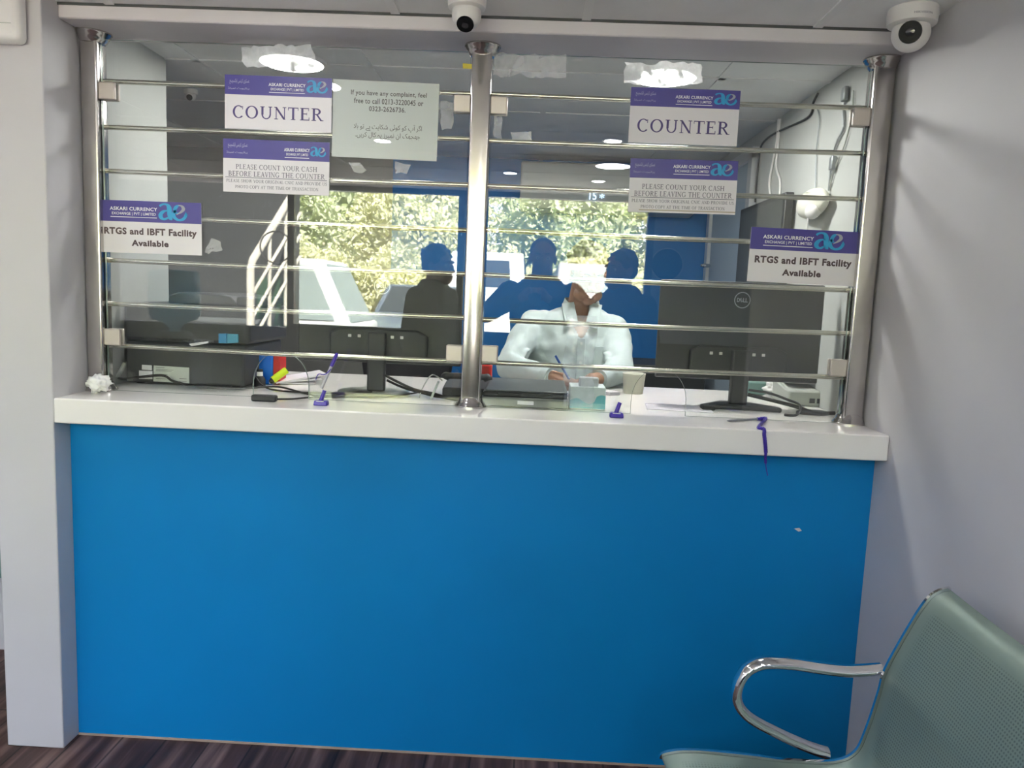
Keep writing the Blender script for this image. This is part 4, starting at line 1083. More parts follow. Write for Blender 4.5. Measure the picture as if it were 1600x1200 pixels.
for a_, lb2 in (((1320, 147), 'upper grey plug connector near the booth ceiling'), ((1301, 255), 'lower grey plug connector above the white lamp box')):
    p = atx(*a_, XR - .012); single(MB().bb(p.x - .008, p.x + .008, p.y - .015, p.y + .015, p.z - .022, p.z + .022), 'plug_connector', 'grey_metal', lb2, 'plug', bevel=0.004)

# office chairs behind the worktop
def office_chair(x, y, rot, label):
    root = thing('office_chair', label, 'chair', (x, y, 0))
    T = Matrix.Rotation(rot, 4, 'Z'); O = Matrix.Translation((x, y, 0)) @ T
    def P(name, mb, m, par=root, **k): mb.xf(O); return mb.build(name, m, par, **k)
    P('seat', MB().bb(-.23, .23, -.22, .22, .66, .74), 'dark_cloth', bevel=.03)
    P('backrest', MB().prism([(-.20, .86), (.20, .86), (.22, 1.0), (.20, 1.17), (.15, 1.20), (-.15, 1.20), (-.20, 1.17), (-.22, 1.0)], lambda u, v, t: Vector((u, t, v)), .20, .26), 'dark_cloth', bevel=.02)
    P('back_post', MB().bb(-.03, .03, .225, .255, .68, .9), 'black')
    P('column', MB().lathe([(.03, .12), (.03, .659)], (0, 0, 0), 16), 'grey_metal', smooth=40)
    for k in range(5):
        a = 2 * PI * k / 5
        lg = P('leg', MB().tube([(0, 0, .11), (.28 * math.cos(a), .28 * math.sin(a), .075)], [.028, .02], 10), 'black', smooth=40)
        P('castor', MB().lathe([(0, -.012), (.028, -.012), (.028, .012), (0, .012)], (.28 * math.cos(a), .28 * math.sin(a), .028), 16, Matrix.Rotation(PI / 2, 3, 'X')), 'black', lg, smooth=40)
office_chair(.19, .98, 0, 'black office chair the clerk sits on')
office_chair(-.52, 1.25, .35, 'empty black office chair behind the left monitor')
cb = MB().bb(.42, .90, 1.75, 2.2, 0, 1.02)
cab = thing('file_cabinet', 'dark grey low cabinet against the blue back wall at the right', 'cabinet', (.66, 1.97, 0))
cb.build('body', 'dark_panel', cab, bevel=.006)
for k in (0, 1, 2):
    d_ = MB().bb(.43, .89, 1.735, 1.749, .05 + k * .32, .34 + k * .32).build('drawer', 'dado', cab, bevel=.003)
    MB().bb(.61, .71, 1.72, 1.734, .20 + k * .32, .215 + k * .32).build('handle', 'chrome', d_)

# hall fitting: rounded white box on the pillar
wb = thing('wall_box', 'rounded white plastic box high on the left pillar', 'wall box', (at(10, 30, -.18).x, -.18, at(10, 30, -.18).z))
wx0, wx1, wz0, wz1 = -1.53, at(38, 40, -.2).x, at(20, 69, -.2).z, 2.08
wx0 = -1.46
MB().bb(wx0, wx1, -.222, -.179, wz0, wz1).build('housing', 'white_plastic', wb, bevel=0.018, seg=4)
zs = at(12, 40, -.2).z
MB().bb(wx0, wx1 - .02, -.2228, -.2221, zs - .001, zs + .001).build('seam', 'phone', wb)

# ================================================================== PEOPLE
def T4(loc, rz=0, rx=0, ry=0):
    return Matrix.Translation(loc) @ Matrix.Rotation(rz, 4, 'Z') @ Matrix.Rotation(ry, 4, 'Y') @ Matrix.Rotation(rx, 4, 'X')
def head_geo(mb, H):
    k = len(mb.v)
    mb.ell((0, .014, .036), (.074, .093, .083)); mb.ell((0, -.018, -.030), (.059, .070, .078)); mb.ell((0, -.058, -.090), (.030, .028, .024))
    mb.ell((-.032, -.045, -.072), (.030, .035, .028)); mb.ell((.032, -.045, -.072), (.030, .035, .028))
    mb.ell((0, -.093, -.010), (.0105, .016, .026)); mb.ell((0, -.104, -.028), (.0145, .013, .011)); mb.ell((-.011, -.097, -.032), (.008, .009, .007)); mb.ell((.011, -.097, -.032), (.008, .009, .007))
    mb.ell((-.03, -.075, .027), (.027, .014, .010)); mb.ell((.03, -.075, .027), (.027, .014, .010))
    mb.ell((-.038, -.062, -.025), (.024, .022, .024)); mb.ell((.038, -.062, -.025), (.024, .022, .024))
    mb.ell((0, -.088, -.058), (.023, .009, .006)); mb.ell((0, -.086, -.069), (.020, .009, .007))
    for s in (-1, 1):
        mb.ell((s * .077, .012, -.004), (.008, .020, .031)); mb.ell((s * .081, .018, .004), (.006, .014, .022))
    mb.xf(H, k)
def eyes(H, par):
    for s in (-1, 1):
        mb = MB().ell((s * .030, -.071, .006), (.0125, .0125, .0105)); mb.xf(H); e = mb.build('eye', 'eye', par, smooth=60)
        mb = MB().ell((s * .030, -.0805, .005), (.0055, .0035, .0055)); mb.xf(H); mb.build('iris', 'iris', e, smooth=60)
        mb = MB().tube(catmull([(s * .014, -.089, .026), (s * .030, -.090, .032), (s * .048, -.077, .027)], 4), [.003] * 9, 6); mb.xf(H); mb.build('eyebrow', 'hair', par, smooth=60)
def hair_geo(mb, H, curly=False, seed=1, short=False):
    rnd = random.Random(seed); k = len(mb.v)
    t = 0.006 if short else 0.013
    # back and top of the skull; the front hairline stays above the brow
    mb.ell((0, .028, .050), (.074 + t, .084 + t, .074 + t)); mb.ell((0, .055, .005), (.066 + t, .052 + t, .060))
    if not short:
        for i in range(70 if curly else 26):
            a = rnd.uniform(0, 2 * PI); e = rnd.uniform(.15, 1.35)
            d = Vector((math.cos(a) * math.cos(e), math.sin(a) * math.cos(e), math.sin(e)))
            p = Vector((d.x * .080, .024 + d.y * .090, .050 + d.z * .082))
            r = rnd.uniform(.012, .024) if curly else rnd.uniform(.012, .02)
            mb.ell(p, (r, r, r * .8), 8, 6)
    mb.xf(H, k)
def hand_geo(mb, Hm, side, curl=(.5, .7, .5), spread=.04, thumb=(.55, -.35)):
    """wrist at the origin, fingers along +X, palm facing -Z, thumb on the side*Y side"""
    k = len(mb.v)
    mb.limb([(0, 0, 0), (.03, 0, 0)], [.023, .026])
    mb.tube([(.005, 0, 0), (.03, 0, 0), (.065, 0, 0), (.092, 0, -.002)], [.024, .034, .040, .036], 14, ell=[(.62, 1), (.46, 1), (.36, 1), (.30, 1)])
    for i, (ln, r) in enumerate(((.070, .0088), (.079, .0090), (.073, .0086), (.057, .0076))):
        y = side * (.030 - i * .0195); a = side * (spread * (1.5 - i)); p = Vector((.088 - (.006 if i == 3 else 0), y, 0)); pts = [p]; ang = 0
        for s_, f in ((.45, curl[0]), (.32, curl[1]), (.23, curl[2])):
            ang += f * (1 + .08 * i)
            p = p + Vector((math.cos(ang) * math.cos(a), math.cos(ang) * math.sin(a), -math.sin(ang))) * ln * s_; pts.append(p)
        mb.limb(pts, [r * 1.05, r, r * .93, r * .78], 10)
    th, tz = thumb
    p = Vector((.022, side * .026, -.004)); d = Vector((math.cos(th), side * math.sin(th), tz)).normalized()
    q = p + d * .040; d2 = Vector((math.cos(th * .35), side * math.sin(th * .35), tz * 1.2)).normalized(); r_ = q + d2 * .030; s2 = r_ + d2 * .022
    mb.limb([p, q, r_, s2], [.0145, .0115, .0100, .0080], 10)
    mb.xf(Hm, k)
def frame(o, x, zhint):
    """matrix with +X along x and +Z near zhint, at o"""
    x = Vector(x).normalized(); z = Vector(zhint); z = (z - x * z.dot(x)).normalized(); y = z.cross(x)
    m_ = Matrix((x, y, z)).transposed().to_4x4(); m_.translation = Vector(o); return m_
def ringv(c, rx, ry, T=None, n=22):
    out = []
    for i in range(n):
        a = 2 * PI * i / n
        ca, sa = math.cos(a), math.sin(a)
        v = Vector((math.copysign(abs(ca) ** .85, ca) * rx, math.copysign(abs(sa) ** .85, sa) * ry, 0))
        if T is not None: v = T @ v
        out.append(Vector(c) + v)
    return out

# ---------------- the clerk
CX, CY = .185, .90
SL, SR_ = Vector((.005, .90, 1.248)), Vector((.318, .90, 1.246))
EL, ER = Vector((-.082, .70, 1.094)), Vector((.335, .69, 1.094))
WL, WR = Vector((.082, .505, 1.070)), Vector((.240, .525, 1.070))
clerk = thing('person', 'person in a pale blue shirt sitting behind the right glass, writing', 'person', (CX, CY, .74))
Hd = T4((.205, .850, 1.447), rz=.22, rx=.34, ry=.0) @ Matrix.Scale(.94, 4)
body = MB()
head_geo(body, Hd)
body.limb([(.185, .905, 1.27), (.190, .895, 1.33), (.198, .872, 1.40)], [.062, .056, .054], 16)
body.loft([ringv((CX, .93, .75), .165, .11), ringv((CX, .93, .9), .150, .10), ringv((CX, .915, 1.1), .165, .105), ringv((CX, .905, 1.2), .165, .105), ringv((CX, .90, 1.28), .10, .075)])
for S_, E_, W_ in ((SL, EL, WL), (SR_, ER, WR)):
    body.limb([S_ + Vector((0, .0, -.01)), E_, W_], [.046, .036, .025])
for s in (-1, 1):
    body.limb([(CX + s * .09, .93, .80), (CX + s * .11, .62, .79), (CX + s * .11, .62, .50), (CX + s * .11, .66, .09)], [.08, .06, .05, .038])
hand_geo(body, frame(WL, Vector((.078, -.030, -.014)), (.12, .05, 1)), 1, curl=(.75, .85, .5), thumb=(.62, -.55))
hand_geo(body, frame(WR, Vector((-.075, -.045, -.012)), (-.1, 0, 1)), -1, curl=(.30, .45, .35), spread=.05, thumb=(.6, -.25))
bo = remesh(body.build('body', 'skin', clerk), .0036, 3)
eyes(Hd, bo)
hg = MB(); hair_geo(hg, Hd, seed=4); remesh(hg.build('hair', 'hair', clerk), .005, 2)
sh = MB()
sh.loft([ringv((CX, .93, .76), .195, .135), ringv((CX, .925, .9), .185, .130), ringv((CX, .905, 1.05), .205, .135), ringv((CX - .012, .90, 1.17), .195, .125), ringv((CX - .012, .90, 1.245), .185, .105), ringv((CX - .006, .905, 1.290), .13, .085), ringv((CX + .003, .905, 1.314), .080, .066)])
for S_, E_, W_, s in ((SL, EL, WL, -1), (SR_, ER, WR, 1)):
    m1 = S_.lerp(E_, .5) + Vector((s * .008, 0, -.006)); m2 = E_.lerp(W_, .45) + Vector((0, 0, -.008))
    sh.limb([S_ + Vector((-s * .03, 0, .004)), S_ + Vector((s * .004, 0, -.006)), m1, E_, m2, E_.lerp(W_, .86)], [.050, .060, .057, .056, .047, .037])
    # soft creases at the inside of the elbow
    for t in (.80, .92, 1.06):
        q = S_.lerp(E_, t); sh.ell(q + Vector((-s * .03, -.02, .012)), (.034, .03, .009), 10, 8, Matrix.Rotation(s * .5, 3, 'Y'))
for z, a in ((1.14, .3), (1.06, -.25), (.98, .2)):
    sh.ell((CX + a * .3, .80 + abs(a) * .03, z), (.09, .018, .010), 10, 8, Matrix.Rotation(a, 3, 'Y'))
so = sh.build('shirt', 'shirt', clerk); remesh(so, .006, 5)
bq = bmesh.new(); bq.from_mesh(so.data)
bmesh.ops.delete(bq, geom=[v for v in bq.verts if v.co.y + ORG[clerk].y < .90 and v.co.z + ORG[clerk].z > 1.195 and abs(v.co.x + ORG[clerk].x - CX - .004) < (v.co.z + ORG[clerk].z - 1.195) * .55], context='VERTS')
bq.to_mesh(so.data); bq.free()
fold_tex = bpy.data.textures.new('folds', 'CLOUDS'); fold_tex.noise_scale = .085; fold_tex.noise_depth = 1
dm = so.modifiers.new('folds', 'DISPLACE'); dm.texture = fold_tex; dm.strength = .022; dm.mid_level = .5
# remove the shirt inside the neck opening is not needed: the collar covers it
def collar(mb):
    c = Vector((CX + .004, .900, 1.332))
    ring = []
    for i in range(25):
        a = math.radians(-70 + 320 * i / 24 - 0)
        ang = math.radians(-90 + 26) + (2 * PI - math.radians(52)) * i / 24
        ring.append((math.cos(ang), math.sin(ang)))
    rows = []
    for r, z in ((.062, -.030), (.063, .016), (.067, .022), (.078, -.012), (.086, -.030)):
        rows.append([c + Vector((x * r, y * r * .95, z - .030 * max(0, -y) - (.020 if r > .07 and y < -.4 else 0))) for x, y in ring])
    vs = [p for r in rows for p in r]; n = 25; fs = []
    for j in range(len(rows) - 1):
        for i in range(n - 1): fs.append((j * n + i, j * n + i + 1, (j + 1) * n + i + 1, (j + 1) * n + i))
    mb.add(vs, fs)
    # the two points
    for s in (-1, 1):
        a = c + Vector((s * .034, -.066, .004)); b_ = c + Vector((s * .080, -.044, -.004)); d_ = c + Vector((s * .062, -.117, -.094)); e_ = c + Vector((s * .012, -.104, -.088))
        th = Vector((0, -.006, .002))
        mb.add([a, b_, d_, e_, a + th, b_ + th, d_ + th, e_ + th], [(0, 1, 2, 3), (7, 6, 5, 4), (0, 4, 5, 1), (1, 5, 6, 2), (2, 6, 7, 3), (3, 7, 4, 0)])
cm_ = MB(); collar(cm_); co = cm_.build('collar', 'shirt', so, smooth=60)
sd = co.modifiers.new('thick', 'SOLIDIFY'); sd.thickness = .003
MB().bb(CX - .012, CX + .020, .762, .770, 1.0, 1.20).build('placket', 'shirt', so, bevel=.002)
MB().prism([(CX + .06, 1.17), (CX + .15, 1.17), (CX + .15, 1.075), (CX + .105, 1.06), (CX + .06, 1.075)], lambda u, v, t: Vector((u, t, v)), .778, .786).build('pocket', 'shirt', so, bevel=.002)
for k in range(3):
    MB().lathe([(0, 0), (.0055, 0), (.0055, .002), (0, .002)], (CX + .004, .762, 1.03 + k * .075), 12, Matrix.Rotation(PI / 2, 3, 'X')).build('button', 'white_plastic', so)
for s, W_, E_ in ((-1, WL, EL), (1, WR, ER)):
    d_ = (W_ - E_).normalized(); p = E_.lerp(W_, .84)
    MB().tube([p, p + d_ * .03], [.040, .037], 18).build('cuff', 'shirt', so, smooth=40)
tr = MB()
for s in (-1, 1):
    tr.limb([(CX + s * .085, .95, .80), (CX + s * .11, .60, .785), (CX + s * .11, .60, .50), (CX + s * .11, .65, .12)], [.105, .085, .07, .06])
tr.ell((CX, .95, .80), (.19, .14, .09))
remesh(tr.build('trousers', 'trouser', clerk), .009, 3)
for s in (-1, 1):
    MB().ell((CX + s * .11, .60, .045), (.048, .125, .045), 16, 10).build('shoe', 'shoe', clerk, smooth=60)
# pen in his hand
pa, pb = at(868, 556, .50), Vector((.158, .440, LT + .004))
pn = thing('writing_pen', 'blue pen held in the hand of the writing clerk', 'pen', pb)
MB().tube([pb.lerp(pa, .06), pa], .0042, 10).build('barrel', mat('pen_blue', (.01, .06, .25), .3), pn, smooth=40)
MB().tube([pb, pb.lerp(pa, .06)], [.0008, .0036], 8).build('tip', 'chrome', pn, smooth=40)

# ---------------- three people standing in the hall; the glass mirrors them
def stander(x, y, hz, face, label, top, hair, arms, seed, lean=0.0, sc_=1.0):
    """hz = height of the head centre; face = angle the person looks to, 0 = towards the counter (+Y)"""
    root = thing('person', label, 'person', (x, y, 0))
    rz = face + PI
    B = Matrix.Translation((x, y, 0)) @ Matrix.Rotation(rz, 4, 'Z')
    k = (hz + .055) / 1.60
    Hm = B @ Matrix.Translation((0, -.02, hz)) @ Matrix.Rotation(lean, 4, 'X') @ Matrix.Scale(1.06, 4)
    mb = MB(); head_geo(mb, Hm)
    def L(p): return B @ Vector((p[0], p[1], p[2] * k))
    mb.limb([L((0, .02, 1.36)), L((0, .005, 1.45)), L((0, -.005, 1.53))], [.075, .068, .062], 14)
    mb.loft([[B @ (Vector((p.x, p.y, p.z * k))) for p in ringv((0, .02, z), a, b_)] for z, a, b_ in ((.86, .15, .10), (1.05, .135, .095), (1.25, .16, .105), (1.36, .13, .075))])
    for s in (-1, 1):
        mb.limb([L((s * .09, .02, .88)), L((s * .10, .0, .48)), L((s * .11, .03, .08))], [.08, .05, .036])
    for s, (S0, E0, W0, hd_, up_) in zip((-1, 1), arms):
        mb.limb([L(S0), L(E0), L(W0)], [.045, .037, .026])
        hand_geo(mb, frame(L(W0), B.to_3x3() @ Vector(hd_), B.to_3x3() @ Vector(up_)), -s, curl=(.45, .55, .4))
    bo = remesh(mb.build('body', 'skin', root), .006, 3)
    eyes(Hm, bo)
    hg = MB(); hair_geo(hg, Hm, curly=(hair == 'curly'), seed=seed, short=(hair == 'short')); remesh(hg.build('hair', 'hair', root), .006, 1)
    jk = MB()
    jk.loft([[B @ (Vector((p.x, p.y, p.z * k))) for p in ringv((0, .02, z), a, b_)] for z, a, b_ in ((.78, .19, .135), (.95, .18, .13), (1.12, .19, .135), (1.28, .205, .135), (1.36, .185, .105), (1.415, .13, .085), (1.455, .082, .075))])
    for s, (S0, E0, W0, hd_, up_) in zip((-1, 1), arms):
        jk.limb([L(S0), L(Vector(S0).lerp(Vector(E0), .5)), L(E0), L(Vector(E0).lerp(Vector(W0), .88))], [.075, .066, .060, .042])
    remesh(jk.build('jacket', top, root), .009, 3)
    tr_ = MB(); tr_.ell(L((0, .02, .86)), (.175, .13, .11))
    for s in (-1, 1): tr_.limb([L((s * .09, .02, .86)), L((s * .10, .0, .48)), L((s * .11, .03, .08))], [.10, .075, .065])
    remesh(tr_.build('trousers', 'trouser', root), .01, 2)
    for s in (-1, 1):
        sm = MB().ell((s * .11, -.03, .045), (.048, .13, .045), 16, 10); sm.xf(B); sm.build('shoe', 'shoe', root, smooth=60)
    return root
rest = (((-.20, .02, 1.33), (-.25, .05, 1.05), (-.24, -.02, .82), (0, -.1, -1), (-1, 0, 0)), ((.20, .02, 1.33), (.25, .05, 1.05), (.24, -.02, .82), (0, -.1, -1), (1, 0, 0)))
hp = refl(848, 405, -2.62)
# the one holding the phone up: elbows out, both hands meeting before the chest
k_ = (hp.z + .055) / 1.60
zph = 1.335 / k_
grip = (((-.20, .02, 1.34), (-.34, -.10, 1.20), (-.075 + hp.x, -.335, zph), (.30, -.25, .25), (-.4, .9, .3)), ((.20, .02, 1.34), (.34, -.10, 1.20), (.075 + hp.x, -.335, zph), (-.30, -.25, .25), (.4, .9, .3)))
stander(hp.x, -2.68, hp.z, 0.0, 'short haired person in a dark jacket holding up a phone, mirrored mid glass', 'navy_cloth', 'short', grip, 3)
phn = thing('mobile_phone', 'dark mobile phone held up by the mirrored photographer', 'phone', (0, -2.26, 1.30))
MB().bb(-.036, .036, -2.268, -2.259, 1.235, 1.388).build('body', 'black', phn, bevel=.003)
MB().bb(-.033, .033, -2.2695, -2.2682, 1.240, 1.383).build('screen', 'lens', phn)
h2 = refl(682, 416, -2.95)
stander(h2.x, -2.95, h2.z, -1.15, 'curly haired person in black turned sideways, mirrored left of the middle post', 'dark_cloth', 'curly', rest, 8)
h3 = refl(972, 424, -2.75)
stander(h3.x, -2.75, h3.z, .9, 'dark haired person in a navy jacket mirrored right of the clerk', 'navy_cloth', 'thick', rest, 12)

# ================================================================== BENCH
YE = -0.67
def bp(px, py): p = at(px, py, YE); return (p.x, p.z)
prof = [bp(*a) for a in ((1034, 1184), (1040, 1178), (1080, 1174), (1169, 1182), (1225, 1189), (1300, 1191), (1337, 1176), (1356, 1139), (1375, 1082), (1386, 1045), (1424, 977), (1450, 938), (1468, 925), (1484, 921))]
PF = catmull([(a, 0, b_) for a, b_ in prof], 5)
bench = thing('waiting_bench', 'grey green perforated steel waiting bench with chrome armrests by the right wall', 'bench', (.5, -1.4, 0))
def seat_shell(ya, yb):
    ny = 24; n = len(PF); me = bpy.data.meshes.new('seat_shell'); vs, fs, uvs, fld = [], [], [], []
    th = .004; S = [0]
    for i in range(1, n): S.append(S[-1] + (PF[i] - PF[i - 1]).length)
    nor = []
    for i in range(n):
        t = (PF[min(i + 1, n - 1)] - PF[max(i - 1, 0)]).normalized(); nor.append(Vector((t.z, 0, -t.x)))
    for side in (0, 1):
        for j in range(ny + 1):
            v = j / ny; y = ya + (yb - ya) * v
            sag = .012 * (1 - (2 * v - 1) ** 2)
            for i in range(n):
                q = PF[i] + nor[i] * (side * th + sag * (0.6 if S[i] > .4 else 1)); vs.append(Vector((q.x, y, q.z)) - ORG[bench])
                uvs.append((S[i], y)); u = S[i] / S[-1]
                fld.append(1.0 if (.05 < v < .95 and (.06 < u < .42 or .54 < u < .92)) else 0.0)
    W = n; N = (ny + 1) * n
    for j in range(ny):
        for i in range(n - 1):
            a = j * W + i
            fs.append((a, a + 1, a + W + 1, a + W)); fs.append((N + a + W, N + a + W + 1, N + a + 1, N + a))
    for i in range(n - 1):
        fs.append((i, N + i, N + i + 1, i + 1)); a = ny * W + i; fs.append((a + 1, N + a + 1, N + a, a))
    for j in range(ny):
        a = j * W; fs.append((a, a + W, N + a + W, N + a)); a = j * W + n - 1; fs.append((a, N + a, N + a + W, a + W))
    me.from_pydata(vs, [], fs); me.materials.append(M['seat'])
    uvl = me.uv_layers.new(name='UVMap')
    for lp in me.loops: uvl.data[lp.index].uv = uvs[lp.vertex_index]
    at_ = me.attributes.new('field', 'FLOAT', 'POINT')
    for i, f_ in enumerate(fld): at_.data[i].value = f_
    me.shade_smooth(); me.set_sharp_from_angle(angle=math.radians(50))
    o = bpy.data.objects.new('seat_shell', me); C.objects.link(o); o.parent = bench; ORG[o] = ORG[bench]
    return o
for k in range(3):
    ya, yb = YE - .006 - k * .535, YE - .006 - k * .535 - .505
    s_ = seat_shell(ya, yb)
    for y in (ya + .0045, yb - .0045):
        MB().bar([Vector((p.x, y, p.z)) for p in PF], (0, .004, 0), .012).build('chrome_edge', 'chrome', s_, smooth=40)
arm = [(1387, 1056), (1337, 1059), (1289, 1054), (1240, 1047), (1195, 1047), (1167, 1064), (1156, 1098), (1172, 1128), (1220, 1156), (1268, 1178), (1300, 1189)]
ap = catmull([at(*a, YE) for a in arm], 6)
for y in (YE + .03, YE - .53, YE - 1.065, YE - 1.62):
    MB().tube([Vector((p.x, y, p.z)) for p in ap], .020, 20, ell=[(.58, 1)] * len(ap)).build('armrest', 'chrome', bench, smooth=50)
bx_ = bp(1230, 1195)
MB().bb(bx_[0] - .03, bx_[0] + .03, YE - 1.66, YE + .05, bx_[1] - .065, bx_[1] - .017).build('beam', 'grey_metal', bench, bevel=.005)
for y in (YE - .22, YE - 1.36):
    MB().tube(catmull([(bx_[0] - .24, y, .022), (bx_[0] - .10, y, .06), (bx_[0], y, .16), (bx_[0], y, bx_[1] - .064)], 6), .020, 12).build('leg', 'chrome', bench, smooth=40)
    MB().tube(catmull([(bx_[0] + .22, y, .022), (bx_[0] + .10, y, .06), (bx_[0], y, .14)], 6), .018, 12).build('leg', 'chrome', bench, smooth=40)
    for xx in (-.24, .22): MB().lathe([(0, 0), (.024, 0), (.024, .012), (0, .012)], (bx_[0] + xx, y, .0), 14).build('foot_pad', 'black', bench)

# ================================================================== HALL BEHIND THE CAMERA (mirrored in the glass)
def spot(px, py, r, label, name, m):
    p = None
    # ceiling point whose mirror image shows at px, py
    d = _ray(px, py); t = (ZC - CAM.z) / d.z; q = CAM + d * t
    return led_round((q.x, -q.y, ZC), r, m, label, name)
spot(1072, 292, .075, 'added round fill lamp at the right rear of the hall', 'ceiling_lamp', 'led_hall')  # added to lift the right side; a notice covers its mirror image
spot(958, 257, .095, 'round white ceiling lamp over the hall, largest of those mirrored', 'ceiling_lamp', 'led_hall')
for a_, lb2 in (((958, 217), 'small ceiling downlight in front of the big hall lamp'), ((797, 268), 'small ceiling downlight left of the big hall lamp, deep in the hall'),
                ((935, 281), 'small ceiling downlight deepest in the hall behind the big lamp'), ((597, 217), 'small ceiling downlight mirrored over the complaint notice')):
    spot(*a_, .040, lb2, 'downlight', 'led_spot')
# one mirrored lamp, then two added out of mirror view to light the hall
spot(500, 129, .070, 'round ceiling lamp of the hall nearest the left COUNTER notice', 'ceiling_lamp', 'led_hall')
led_round((-2.55, -.80, ZC), .11, 'led_hall', 'added round fill lamp at the far left of the hall near the passage', 'ceiling_lamp')
led_round((-2.55, -2.2, ZC), .11, 'led_hall', 'added round fill lamp at the far left of the hall over the water dispenser', 'ceiling_lamp')

# street front: low dark wall, big pane, side panels
XA, XB = -1.80, .80
struct(MB().bb(-3.3, 1.9, YF - .08, YF, 0, 1.03), 'wall_street', 'dado')
wf = struct(MB().bb(XA - .05, XA, YF - .06, YF + .01, 1.03, 2.086).bb(-.585, -.535, YF - .06, YF + .01, 1.03, 2.086).bb(XB, XB + .05, YF - .06, YF + .01, 1.03, 2.086)
            .bb(XA - .05, XB + .05, YF - .06, YF + .01, 1.03, 1.06).bb(XA - .05, XB + .05, YF - .06, YF + .01, 2.05, 2.086), 'window_1', 'alu')
struct(MB().bb(XA, -.585, YF - .03, YF - .022, 1.06, 2.05), 'window_pane', 'street_glass', wf)
struct(MB().bb(-.535, XB, YF - .03, YF - .022, 1.06, 2.05), 'window_pane', 'street_glass', wf)
w2 = struct(MB().bb(XB + .05, 1.76, YF - .03, YF - .022, 1.03, 2.086), 'window_2', 'frost')
hc = refl(430, 386, YF - .022); HR = .118
def holed(x0, x1, z0, z1, cx, cz, r, y, th):
    mb = MB(); n = 48; out, inn = [], []
    for i in range(n):
        a = 2 * PI * i / n; c_, s_ = math.cos(a), math.sin(a)
        t = min(((x1 - cx) / c_) if c_ > 1e-6 else ((x0 - cx) / c_ if c_ < -1e-6 else 1e9), ((z1 - cz) / s_) if s_ > 1e-6 else ((z0 - cz) / s_ if s_ < -1e-6 else 1e9))
        out.append((cx + c_ * t, cz + s_ * t)); inn.append((cx + c_ * r, cz + s_ * r))
    vs = [(x, y, z) for x, z in out] + [(x, y, z) for x, z in inn] + [(x, y - th, z) for x, z in out] + [(x, y - th, z) for x, z in inn]
    fs = []
    for i in range(n):
        j = (i + 1) % n
        fs += [(i, j, n + j, n + i), (2 * n + i, 3 * n + i, 3 * n + j, 2 * n + j), (n + i, n + j, 3 * n + j, 3 * n + i), (i, 2 * n + i, 2 * n + j, j)]
    mb.add(vs, fs); return mb
w3 = struct(holed(-3.16, XA - .05, 1.03, 2.086, hc.x, hc.z, HR, YF - .0225, .006), 'window_3', 'film_pane')
struct(MB().lathe([(HR - .006, -.005), (HR + .003, -.005), (HR + .003, .005), (HR - .006, .005)], (hc.x, YF - .0255, hc.z), 40, Matrix.Rotation(PI / 2, 3, 'X'), caps=False), 'window_rim', 'alu_pale', w3)
def disc(px, py, r, m, label):
    p = refl(px, py, YF + .02); c = (p.x, YF + .004, p.z)
    root = thing('round_sticker', label, 'sticker', c)
    MB().lathe([(0, -.002), (r, -.002), (r, .002), (0, .002)], c, 36, Matrix.Rotation(PI / 2, 3, 'X')).build('disc', m, root)
    MB().lathe([(r, -.003), (r + .008, -.003), (r + .008, .003), (r, .003)], c, 36, Matrix.Rotation(PI / 2, 3, 'X'), caps=False).build('rim', 'alu_pale', root)
disc(1043, 413, .112, 'lens', 'round black sticker on the frosted panel beside the street window')
# outside, left: dark wall, green board and a sunlit stair railing
struct(MB().bb(-7.0, refl(463, 400, -6.0).x, -6.1, -6.0, -.02, 3.4), 'wall_neighbour', 'black_wall')
q_ = refl(425, 452, -5.95)
single(MB().bb(refl(402, 450, -5.95).x, refl(462, 450, -5.95).x, -5.99, -5.93, -.02, q_.z + .12), 'green_board', 'green', 'dark green board low behind the outdoor stair railing', 'board')
n0 = refl(391, 412, -5.05); n1 = refl(460, 298, -5.6)
st = thing('staircase', 'outdoor staircase with cream steel railing mirrored at the left', 'staircase', (n0.x - .5, -5.3, -.02))
dirv = (n1 - n0)
for k in range(5):
    MB().bb(n0.x - 1.0, n0.x - .03, -5.12 - k * .16, -4.95 - k * .16, .25 + k * .17, .29 + k * .17).build('tread', 'dark_panel', st)
MB().tube([(n0.x, n0.y, -.02), (n0.x, n0.y, n0.z - .05), n0 + dirv * .05, n1, n1 + dirv * .15], .037, 12).build('handrail', 'rail_paint', st, smooth=40)
for dz in (-.30, -.52, -.74):
    MB().tube([n0 + Vector((0.012, 0, dz)), n1 + Vector((.012, 0, dz)) + dirv * .12], .016, 8).build('railing_bar', 'rail_paint', st, smooth=40)
for t in (.42, .80):
    q = n0 + dirv * t; MB().tube([(q.x, q.y, q.z - 1.2), (q.x, q.y, q.z)], .018, 8).build('baluster', 'rail_paint', st, smooth=40)
for xs in (n0.x - 1.0, n0.x - .04):
    MB().bar([(xs, -4.95, .16), (xs, -5.85, 1.1)], (.0, .0, .07), .03).build('stringer', 'dark_panel', st)
